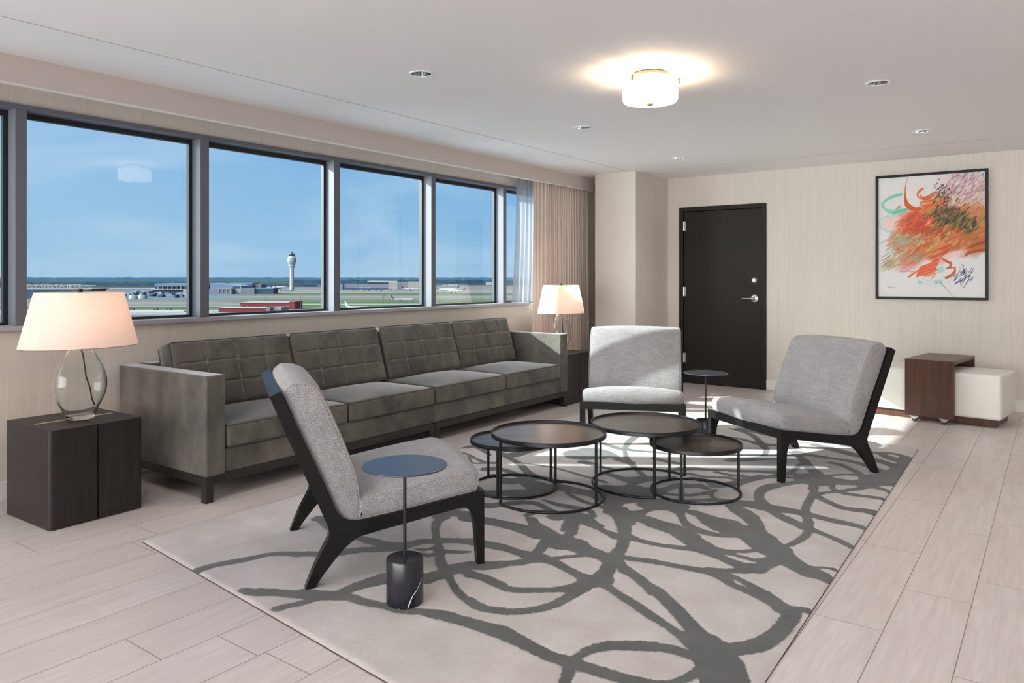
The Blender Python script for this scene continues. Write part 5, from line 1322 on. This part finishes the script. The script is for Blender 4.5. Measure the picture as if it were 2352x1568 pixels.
fm = Mat('hazed_forest', rough=1.0, **{'Specular IOR Level': 0.0}); _f = fm.noise(fm.coord((0.02, 0.02, 0.06)), 1.0, 4); fm.base(fm.mix(fm.rng(_f, 0.3, 0.7), (0.016, 0.036, 0.062, 1), (0.030, 0.060, 0.085, 1)))  # tree colour shifted to blue, with distance haze put into it
hm = Mat('hazed_woods', rough=1.0, **{'Specular IOR Level': 0.0}); _f = hm.noise(hm.coord((0.004, 0.004, 0.03)), 1.0, 4); hm.base(hm.mix(hm.rng(_f, 0.3, 0.7), (0.034, 0.076, 0.125, 1), (0.046, 0.096, 0.148, 1)))  # aerial haze painted into the blue base colour of the ridge
def treeline(label, b0, b1, d, base, top, rough, mat, seed, depth=200, step=0.0012):
    bm = bmesh.new(); n = int((b1 - b0) / step); f, bk = [], []
    for i in range(n + 1):
        b = b0 + (b1 - b0) * i / n
        h = top + rough * (noise.noise(Vector((b * 90, seed, 0))) + 0.7 * noise.noise(Vector((b * 420, seed, 2))) + 0.4 * noise.noise(Vector((b * 1500, seed, 5))))
        dd = d
        f.append((bm.verts.new(far(b, dd, base)), bm.verts.new(far(b, dd, h * 0.94 + base * 0.06)), bm.verts.new(far(b, dd + 12, h)), bm.verts.new(far(b, dd + depth, h - 3)), bm.verts.new(far(b, dd + depth + 10, base))))
    for i in range(n):
        for k in range(4): bm.faces.new((f[i][k], f[i + 1][k], f[i + 1][k + 1], f[i][k + 1]))
    tag(obj('treeline', bm, mat), label, 'woodland', None, 'stuff')
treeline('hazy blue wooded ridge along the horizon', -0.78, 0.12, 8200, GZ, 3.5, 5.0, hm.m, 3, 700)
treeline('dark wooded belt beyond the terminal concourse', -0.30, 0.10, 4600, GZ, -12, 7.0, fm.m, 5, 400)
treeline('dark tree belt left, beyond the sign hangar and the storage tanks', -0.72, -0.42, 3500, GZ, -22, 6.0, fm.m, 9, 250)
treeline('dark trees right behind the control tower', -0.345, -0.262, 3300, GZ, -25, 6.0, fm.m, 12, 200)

OM = {}; SP0 = {'Specular IOR Level': 0.1}
OM['white'] = m_plain('hangar_white', (0.210, 0.215, 0.225, 1), 0.7, **SP0); OM['grey'] = m_plain('hangar_grey', (0.100, 0.110, 0.135, 1), 0.8, **SP0); OM['slate'] = m_plain('hangar_slate', (0.022, 0.043, 0.080, 1), 0.7, **SP0)
OM['blueroof'] = m_plain('steel_roof', (0.080, 0.120, 0.180, 1), 0.6, **SP0); OM['glass'] = m_plain('dark_glazing', (0.015, 0.030, 0.050, 1), 0.2, **SP0); OM['brick'] = m_plain('red_cladding', (0.120, 0.022, 0.022, 1), 0.8, **SP0)
OM['beige'] = m_plain('beige_render', (0.180, 0.165, 0.150, 1), 0.8, **SP0); OM['lroof'] = m_plain('pale_roof', (0.170, 0.175, 0.190, 1), 0.7, **SP0); OM['conc'] = m_plain('tower_concrete', (0.200, 0.190, 0.185, 1), 0.8, **SP0)
OM['plane'] = m_plain('aircraft_white', (0.250, 0.250, 0.260, 1), 0.4, **SP0); OM['navy'] = m_plain('tail_navy', (0.018, 0.015, 0.040, 1), 0.4, **SP0); OM['red'] = m_plain('tail_red', (0.150, 0.010, 0.015, 1), 0.4, **SP0); OM['sky'] = m_plain('tail_sky_blue', (0.080, 0.180, 0.310, 1), 0.4, **SP0)
OM['pole'] = m_plain('pole_grey', (0.050, 0.060, 0.060, 1), 0.6, **SP0); OM['hotred'] = m_plain('sign_red', (0.225, 0.035, 0.050, 1), 0.6, **SP0)

def block(name, parent, b0, b1, d, z0, z1, depth, mat, roof=None, over=0.0):
    """box standing on the airfield, front face at distance d between two bearings"""
    bm = bmesh.new(); box(bm, b0 * d - over, b1 * d + over, d - over, d + depth + over, z0, z1)
    o = obj(name, bm, mat, parent); 
    if parent is None: o.rotation_euler = (0, 0, VIEW)
    return o
def building(name, label, cat='building', group=None):
    t = thing(name, label, cat, (0, 0, 0), VIEW, group); return t

# ---- sign hangar
t = building('sign_hangar', 'blue hangar with a white trussed roof carrying big lettering, seen left above the lamp')
D = 1500
block('hall', t, -0.67175, -0.56800, D, GZ, -22.49, 60, OM['slate'])
block('roof_deck', t, -0.67175, -0.56565, D - 2, -22.49, -21.26, 64, OM['lroof'])
bm = bmesh.new(); x0, x1 = -0.67175 * D, -0.56565 * D; za, zb = -20.73, -14.57
n = 34
for y in (D, D + 14):
    tube(bm, [(x0, y, za), (x1, y, za)], 0.35, segs=4); tube(bm, [(x0, y, zb), (x1, y, zb)], 0.35, segs=4)
    for i in range(n):
        a = x0 + (x1 - x0) * i / n; b = x0 + (x1 - x0) * (i + 1) / n; tube(bm, [(a, y, za), (b, y, zb)] if i % 2 else [(a, y, zb), (b, y, za)], 0.25, segs=4)
obj('roof_truss', bm, OM['white'], t)
block('sign_band', t, -0.66589, -0.57913, D - 1.0, -13.34, -11.76, 0.5, OM['hotred'])
fc = bpy.data.curves.new('sign_text', 'FONT'); fc.body = 'FLY DELTA JETS'; fc.extrude = 0.3; fc.align_x = 'LEFT'; fc.size = 8.6
fo = bpy.data.objects.new('sign_text_curve', fc); COL.objects.link(fo)
bpy.context.view_layer.update()
tm = bpy.data.meshes.new_from_object(fo); COL.objects.unlink(fo); bpy.data.objects.remove(fo)
xs = [v.co.x for v in tm.vertices]; wt = max(xs) - min(xs); sc = (-0.57972 - -0.65182) * D / wt
for v in tm.vertices: v.co = ((v.co.x - min(xs)) * sc, -v.co.z, v.co.y)
tm.materials.clear(); tm.materials.append(OM['white'])
to = bpy.data.objects.new('sign_letters', tm); COL.objects.link(to); to.parent = t; to.location = (-0.65182 * D, D - 2.5, -18.35)
bm = bmesh.new()
for px in (-0.64508, -0.63130, -0.61753, -0.60404, -0.58998): box(bm, px * D - 0.8, px * D + 0.8, D - 3.2, D - 2.2, -24.42, -23.37)
obj('flood_light', bm, OM['white'], t)

# ---- storage tanks
for b0, b1, lab in ((-0.51524, -0.50410, 'white cylindrical storage tank left of its twin beyond the runway'), (-0.50322, -0.49179, 'white cylindrical storage tank on the right of the pair')):
    d = 1480; r = (b1 - b0) * d / 2; bm = bmesh.new(); lathe(bm, [(0, 0), (r, 0), (r, 6.6), (r * 0.98, 7.0), (0, 7.6)], 40)
    o = tag(obj('storage_tank', bm, OM['white'], smooth=True, loc=far((b0 + b1) / 2, d)), lab, 'tank', 'storage tanks beyond the runway')
# ---- low sheds of the cargo area
rr = random.Random(21); taken = [(-0.51641, -0.49062, 1460, 1500)]; sheds = 0
while sheds < 62:
    d = rr.uniform(1520, 1990); b = rr.uniform(-0.56272, -0.43728); w = rr.uniform(0.0022, 0.0075); h = rr.uniform(2.5, 8.5); dep = rr.uniform(8, 24)
    if any(b * d < q1 * d2 + 4 and (b + w) * d > q0 * d1 - 4 and d < d2 + 4 and d + dep > d1 - 4 for q0, q1, d1, d2 in taken): continue
    taken.append((b * 1.0, (b + w), d, d + dep)); sheds += 1; i = sheds
    o = block('shed', None, b, b + w, d, GZ, GZ + h, dep, [OM['grey'], OM['white'], OM['lroof'], OM['slate'], OM['blueroof'], OM['white']][rr.randrange(6)])
    tag(o, 'low pale shed in the cargo area between lettered hangar and terminal', 'shed', 'low sheds of the cargo area')
# ---- wide hangar with open deck (first pane, right)
t = building('cargo_terminal', 'wide blue-roofed terminal with a row of pale columns, beyond the storage tanks')
d = 2050
block('roof', t, -0.48124, -0.41852, d, -23.38, -15.33, 120, OM['blueroof'])
block('hall', t, -0.48007, -0.41970, d + 25, GZ, -23.38, 90, OM['glass'])
block('deck', t, -0.48652, -0.41852, d - 6, -32.39, -30.71, 30, OM['lroof'])
for px in (-0.47655, -0.47040, -0.46424, -0.45809, -0.45223, -0.44607, -0.44021): block('column', t, px - 0.0005, px + 0.0005, d + 2, -30.71, -23.38, 2, OM['white'])
block('ground_floor', t, -0.48417, -0.41970, d + 4, GZ, -32.39, 20, OM['slate'])
# ---- long ribbed roof nearest the hotel
t = building('ribbed_shed', 'long low shed with a ribbed grey roof just beyond the sill')
d = 900
bm = bmesh.new(); x0, x1 = -0.53224 * d, -0.45018 * d
prism(bm, [(d, GZ), (d + 40, GZ), (d + 40, -40.42), (d + 20, -39.90), (d, -43.59)], 0, x0, x1); obj('shell', bm, OM['lroof'], t)
for i in range(60):
    x = x0 + (x1 - x0) * (i + 0.5) / 60
    if i % 3 == 0: block('roof_rib', t, x / d - 0.0006, x / d + 0.0006, d - 0.4, -44.12, -40.95, 18, OM['grey'])
for b, lab in ((-0.51172, 'dark service truck parked on the grey apron, leftmost of three'), (-0.47948, 'dark service truck parked on the grey apron, middle of three'), (-0.46131, 'dark service truck parked on the grey apron, rightmost of three')):
    d = 960; bm = bmesh.new(); box(bm, -3.2, 1.4, -1.2, 1.2, 0.6, 3.0); box(bm, 1.6, 3.2, -1.2, 1.2, 0.5, 2.4)
    for x in (-2.2, 2.3):
        tube(bm, [(x, -1.3, 0.5), (x, 1.3, 0.5)], 0.5, segs=10)
    tag(obj('truck', bm, OM['pole'], loc=far(b, d), rot=(0, 0, VIEW)), lab, 'truck', 'service trucks on the apron')

# ---- terminal in the second pane
t = building('glass_terminal', 'sloping glass-roofed terminal with a white end wall, in the second pane')
d = 1900
bm = bmesh.new(); prism(bm, [(-0.40914 * d, GZ), (-0.36489 * d, GZ), (-0.36489 * d, -19.91), (-0.38453 * d, -17.01), (-0.40914 * d, -13.23)], 1, d + 12, d + 90); obj('hall', bm, OM['blueroof'], t)
block('end_wall', t, -0.37632, -0.36483, d, -41.07, -19.02, 12, OM['white'])
block('glazing', t, -0.37603, -0.36606, d - 0.6, -27.15, -20.13, 0.5, OM['slate'])
bm = bmesh.new(); prism(bm, [(-0.37632 * d, -37.73), (-0.36635 * d, -40.51), (-0.36635 * d, -39.95), (-0.37280 * d, -28.82), (-0.37632 * d, -27.70)], 1, d - 0.8, d - 0.3); obj('stair_glazing', bm, OM['grey'], t)
block('concourse', t, -0.40856, -0.37655, d - 20, GZ, -27.70, 30, OM['grey'])
for px in (-0.39508, -0.38980, -0.38453, -0.37954): block('column', t, px, px + 0.001, d - 22, -36.61, -26.59, 2, OM['white'])
block('canopy', t, -0.39683, -0.37808, d - 23, -28.15, -26.59, 10, OM['lroof'])
t = building('grey_hall', 'blank grey hall between the glass terminal and the parked airliners'); d = 1900
block('hall', t, -0.36460, -0.34701, d, GZ, -26.03, 60, OM['grey']); block('roof', t, -0.36471, -0.32005, d + 8, -28.26, -25.70, 70, OM['blueroof'])
block('wing', t, -0.34701, -0.32122, d + 10, GZ, -28.26, 40, OM['slate'])
t = building('arched_hangar', 'hangar with an arched dark doorway behind the grey hall'); d = 2600
block('hall', t, -0.38042, -0.34936, d, GZ, -17.65, 70, OM['blueroof'])
bm = bmesh.new(); cx_, r = -0.35346 * d, (-0.34818 - -0.35873) * d / 2
prism(bm, [(cx_ + r * math.cos(a), -33.80 + r * 0.95 * math.sin(a)) for a in np.linspace(0, PI, 20)], 1, d - 14, d + 60); obj('arch', bm, OM['slate'], t)
block('annex', t, -0.34818, -0.33763, d + 20, GZ, -22.37, 60, OM['grey'])
t = building('gate_building', 'small beige building with a stepped roof below the parked airliners'); d = 2150
block('hall', t, -0.34760, -0.33646, d, GZ, -40.97, 14, OM['beige']); block('step', t, -0.34760, -0.34408, d + 1, -40.97, -36.55, 10, OM['beige'])
t = building('tower_annex', 'low beige annex left of the control tower foot'); d = 2360
block('hall', t, -0.32005, -0.31243, d, GZ, -37.20, 14, OM['beige']); block('wall', t, -0.31243, -0.29719, d + 4, GZ, -37.90, 10, OM['grey'])

# ---- control tower
d = 2400; C0 = far(-0.29637, d)
t = thing('control_tower', 'tall white airport control tower with a dark glass cab', 'tower', C0)
Z = lambda y: 1.253 + (637.0 - y) * d / 1706.0 - GZ
px = d / 1706.0
bm = bmesh.new(); lathe(bm, [(0, 0), (4.9 * px, 0), (4.55 * px, Z(640)), (4.5 * px, Z(618)), (5.2 * px, Z(614)), (6.4 * px, Z(611)), (0, Z(611))], 32); obj('shaft', bm, OM['conc'], t, smooth=True, angle=30)
bm = bmesh.new(); lathe(bm, [(0, Z(611)), (7.8 * px, Z(611)), (7.8 * px, Z(608.7)), (7.0 * px, Z(608.6)), (7.0 * px, Z(605.5)), (8.2 * px, Z(605.3)), (8.8 * px, Z(603)), (8.8 * px, Z(602.2)), (9.4 * px, Z(601)), (9.4 * px, Z(597.2)), (9.4 * px, Z(593)), (9.0 * px, Z(591)), (7.2 * px, Z(589.2)), (5.8 * px, Z(588.3)), (0, Z(588.3))], 36); obj('office_drum', bm, OM['white'], t, smooth=True, angle=30)
for a, b, r in ((607.8, 605.6, 7.2), (601.9, 600.6, 9.5), (596.5, 594.6, 9.5)):
    bm = bmesh.new(); lathe(bm, [(0, Z(a)), (r * px, Z(a)), (r * px, Z(b)), (0, Z(b))], 36); obj('window_band', bm, OM['blueroof'], t, smooth=True, angle=30)
bm = bmesh.new(); lathe(bm, [(0, Z(588.3)), (5.9 * px, Z(588.3)), (6.8 * px, Z(584.2)), (0, Z(584.2))], 24); obj('glass_cab', bm, OM['glass'], t, smooth=True, angle=30)
bm = bmesh.new(); lathe(bm, [(0, Z(584.2)), (7.4 * px, Z(584.2)), (7.4 * px, Z(582.6)), (5.6 * px, Z(581.8)), (0, Z(581.8))], 24); obj('cab_roof', bm, OM['grey'], t, smooth=True, angle=30)
bm = bmesh.new(); lathe(bm, [(0, Z(581.8)), (2.6 * px, Z(581.8)), (2.6 * px, Z(579.2)), (0, Z(579.2))], 16); obj('radar_drum', bm, OM['slate'], t, smooth=True, angle=30)

# ---- red clad buildings
t = building('red_warehouse', 'long red clad warehouse with a pale roof, in front of the control tower'); d = 990
bm = bmesh.new(); prism(bm, [(-0.36577 * d, GZ), (-0.30012 * d, GZ), (-0.30012 * d, -32.69), (-0.36577 * d, -32.52)], 1, d, d + 30); obj('hall', bm, OM['brick'], t)
block('end_bay', t, -0.29994, -0.29250, d - 6, GZ, -30.84, 36, OM['brick'])
block('roof', t, -0.36606, -0.30012, d - 1, -32.52, -31.94, 42, OM['lroof'])
for px in (-0.36489, -0.35639, -0.33411, -0.30217): block('wall_lamp', t, px, px + 0.0012, d - 0.8, -36.81, -35.77, 0.6, OM['white'])
t = building('red_annex', 'lower red clad shed in front of the long red warehouse'); d = 905
block('hall', t, -0.39508, -0.33177, d, GZ, -36.20, 24, OM['brick']); block('end_bay', t, -0.33165, -0.32532, d, GZ, -35.03, 26, OM['grey'])
block('roof', t, -0.39537, -0.33177, d - 1, -36.20, -35.77, 36, OM['lroof']); block('side_roof', t, -0.32515, -0.31067, d + 10, GZ, -35.62, 30, OM['lroof'])
for b, y0, dd, lab in ((-0.28470, -23.16, 980, 'thin grey light mast right of the red warehouse'), (-0.33189, -27.44, 1100, 'thin grey light mast rising behind the red warehouse roof'), (-0.17263, -24.60, 1050, 'thin grey light mast in the third window pane')):
    bm = bmesh.new(); tube(bm, [(0, 0, 0), (0, 0, y0 - GZ)], [0.28, 0.18], segs=6); box(bm, -1.9, 1.9, -0.2, 0.2, y0 - GZ - 0.5, y0 - GZ)
    tag(obj('light_mast', bm, OM['pole'], loc=far(b, dd), rot=(0, 0, VIEW)), lab, 'lamp post', 'airfield light masts')

# ---- concourse in the third pane
t = building('concourse', 'long pale terminal concourse with a white vaulted roof, in the third pane'); d = 2600
block('long_hall', t, -0.22860, -0.16647, d, GZ, -22.06, 60, OM['grey']); block('upper_glazing', t, -0.19578, -0.16647, d + 14, -22.06, -15.51, 40, OM['slate'])
bm = bmesh.new()
prism(bm, [(-0.19578 * d, -15.51), (-0.15475 * d, -16.27), (-0.15533 * d, -11.85), (-0.15885 * d, -10.94), (-0.19226 * d, -9.87), (-0.19519 * d, -10.94)], 1, d + 8, d + 50); obj('vaulted_roof', bm, OM['white'], t)
block('tower_block', t, -0.16647, -0.15416, d - 4, GZ, -14.60, 60, OM['beige']); block('east_hall', t, -0.15416, -0.14009, d - 2, GZ, -14.29, 60, OM['grey']); block('east_wing', t, -0.14009, -0.12309, d - 6, GZ, -13.38, 60, OM['beige'])
block('west_wing', t, -0.23447, -0.22802, d - 8, GZ, -21.61, 40, OM['blueroof']); block('ground_shade_strip', t, -0.22626, -0.13834, d - 1.5, GZ, -36.09, 1, OM['slate'])  # dark slab along the ground, standing in for shade under the halls
for px in (-0.22450, -0.22040, -0.21600): block('roof_unit', t, px, px + 0.0028, d + 8, -22.06, -20.39, 8, OM['white'])
for b0, b1, lab in ((-0.20692, -0.19168, 'white passenger bridge left of the parked vans'), (-0.16589, -0.15416, 'white passenger bridge beneath the tall beige block')):
    t = thing('boarding_bridge', lab, 'boarding bridge', (0, 0, 0), VIEW, 'boarding bridges'); d = 2480
    block('tunnel', t, b0, b1, d, -34.80, -31.60, 4, OM['white']); block('support', t, b0 + 0.002, b0 + 0.003, d + 1, GZ, -34.80, 1.5, OM['pole'])
t = building('far_pier', 'white ribbed terminal pier behind the parked airliners in the fourth pane'); d = 2550
block('hall', t, -0.10258, -0.07386, d, GZ, -27.89, 40, OM['grey'])
for i in range(9): block('roof_rib', t, -0.09261 + i * 0.0022, -0.09261 + i * 0.0022 + 0.0012, d - 3, -28.64, -21.92, 12, OM['white'])
t = building('far_shed', 'small cream shed far beyond the apron, right in the fourth pane'); d = 4200
block('hall', t, -0.03517, -0.02696, d, GZ, -25.83, 30, OM['white'])
rr = random.Random(5)
for i in range(26):
    b = -0.22333 + (-0.12778 - -0.22333) * (i + rr.uniform(0.1, 0.7)) / 17 if i < 17 else -0.10082 + (-0.07386 - -0.10082) * (i - 17 + rr.uniform(0.2, 0.6)) / 9; d = rr.uniform(2390, 2440) if i < 17 else rr.uniform(2010, 2030)
    bm = bmesh.new(); box(bm, -2.6, 1.0, -1.2, 1.2, 0.5, 2.9); box(bm, 1.2, 2.6, -1.2, 1.2, 0.5, 2.2); tube(bm, [(-1.6, -1.25, 0.5), (-1.6, 1.25, 0.5)], 0.5, segs=8); tube(bm, [(1.8, -1.25, 0.5), (1.8, 1.25, 0.5)], 0.5, segs=8)
    tag(obj('service_van', bm, [OM['white'], OM['pole'], OM['navy']][i % 3], loc=far(b, d), rot=(0, 0, VIEW + rr.uniform(-0.6, 0.6))), 'small service van parked beside the concourse gates', 'van', 'service vans by the gates')

# ---- airliners
def airliner(b, d, length, heading, tail, label, sc=1.0, z=GZ):
    """nose along local +x"""
    L = length; R = L * 0.049
    t = thing('airliner', label, 'airplane', far(b, d, z), VIEW + heading, 'airliners on the airfield')
    bm = bmesh.new(); prof = [(0.0, 0.0), (0.45, 0.012), (0.75, 0.035), (0.95, 0.075), (1.0, 0.12), (1.0, 0.70), (0.85, 0.80), (0.55, 0.90), (0.25, 0.97), (0.0, 1.0)]
    lathe(bm, [(r * R, z_ * L) for r, z_ in prof], 20)
    for v in bm.verts:
        q = v.co.z; up = R * 0.7 * max(0, (q / L - 0.7) / 0.3) ** 1.4
        v.co = Vector((L / 2 - q, v.co.x, v.co.y + R * 2.0 + up))
    obj('fuselage', bm, OM['plane'], t, smooth=True, angle=60)
    for s in (-1, 1):
        bm = bmesh.new(); pts = [(0.06 * L, s * 0.03 * L), (-0.07 * L, s * 0.03 * L), (-0.16 * L, s * 0.44 * L), (-0.12 * L, s * 0.44 * L)]
        prism(bm, pts, 2, R * 1.30, R * 1.50)
        for v in bm.verts: v.co.z += abs(v.co.y) * 0.09
        obj('wing', bm, OM['plane'], t)
        bm = bmesh.new(); tube(bm, [(0.05 * L, s * 0.15 * L, R * 1.0), (0.01 * L, s * 0.15 * L, R * 1.0), (-0.04 * L, s * 0.15 * L, R * 1.05)], [R * 0.42, R * 0.46, R * 0.25], segs=12); obj('engine', bm, OM['plane'], t, smooth=True)
        bm = bmesh.new(); prism(bm, [(-0.40 * L, s * 0.01 * L), (-0.47 * L, s * 0.01 * L), (-0.50 * L, s * 0.17 * L), (-0.47 * L, s * 0.17 * L)], 2, R * 3.0, R * 3.1); obj('tailplane', bm, OM['plane'], t)
    fin = [(-0.33 * L, R * 3.0), (-0.385 * L, R * 3.5), (-0.475 * L, R * 5.9), (-0.52 * L, R * 5.9), (-0.475 * L, R * 3.0)]
    bm = bmesh.new(); prism(bm, fin, 1, -R * 0.08, R * 0.08); f = obj('tail_fin', bm, OM[tail[0]], t)
    if len(tail) > 1:
        bm = bmesh.new(); prism(bm, [(-0.40 * L, R * 3.1), (-0.43 * L, R * 4.0), (-0.495 * L, R * 5.2), (-0.50 * L, R * 4.6), (-0.477 * L, R * 3.1)], 1, -R * 0.11, R * 0.11); obj('fin_marking', bm, OM[tail[1]], f)
    bm = bmesh.new()
    for x, y in ((0.36 * L, 0), (-0.03 * L, 0.07 * L), (-0.03 * L, -0.07 * L)):
        tube(bm, [(x, y, 0.0), (x, y, R * 1.3)], R * 0.12, segs=6); tube(bm, [(x, y - R * 0.2, R * 0.25), (x, y + R * 0.2, R * 0.25)], R * 0.25, segs=10)
    obj('landing_gear', bm, OM['pole'], t); return t
airliner(-0.14713, 1290, 40, 0.10, ('navy', 'red'), 'white airliner with red tail taxiing on the grass-edged strip in the third pane')
airliner(-0.13599, 2330, 60, 0.25, ('red', 'navy'), 'parked airliner with a large red tail before the concourse, third pane')
airliner(-0.08441, 2230, 62, PI + 0.15, ('navy', 'red'), 'parked airliner with the taller red and navy tail in the fourth pane')
airliner(-0.07444, 2100, 48, PI + 0.10, ('navy', 'red'), 'parked airliner with the smaller dark tail, rightmost in the fourth pane')
airliner(-0.20750, 930, 42, -0.5, ('sky', 'plane'), 'airliner with a sky-blue striped tail, low in the corner of the third pane')
airliner(-0.33998, 2460, 40, PI + 0.3, ('red', 'navy'), 'parked airliner left of the control tower, leftmost of four red tails')
airliner(-0.33118, 2560, 40, PI + 0.25, ('navy', 'red'), 'parked airliner left of the control tower, second of four red tails')
airliner(-0.32591, 2780, 44, PI + 0.2, ('red', 'navy'), 'parked airliner left of the control tower, third of four red tails')
airliner(-0.31243, 2850, 56, PI + 0.1, ('red', 'navy'), 'parked airliner nearest the control tower, rightmost of four red tails')
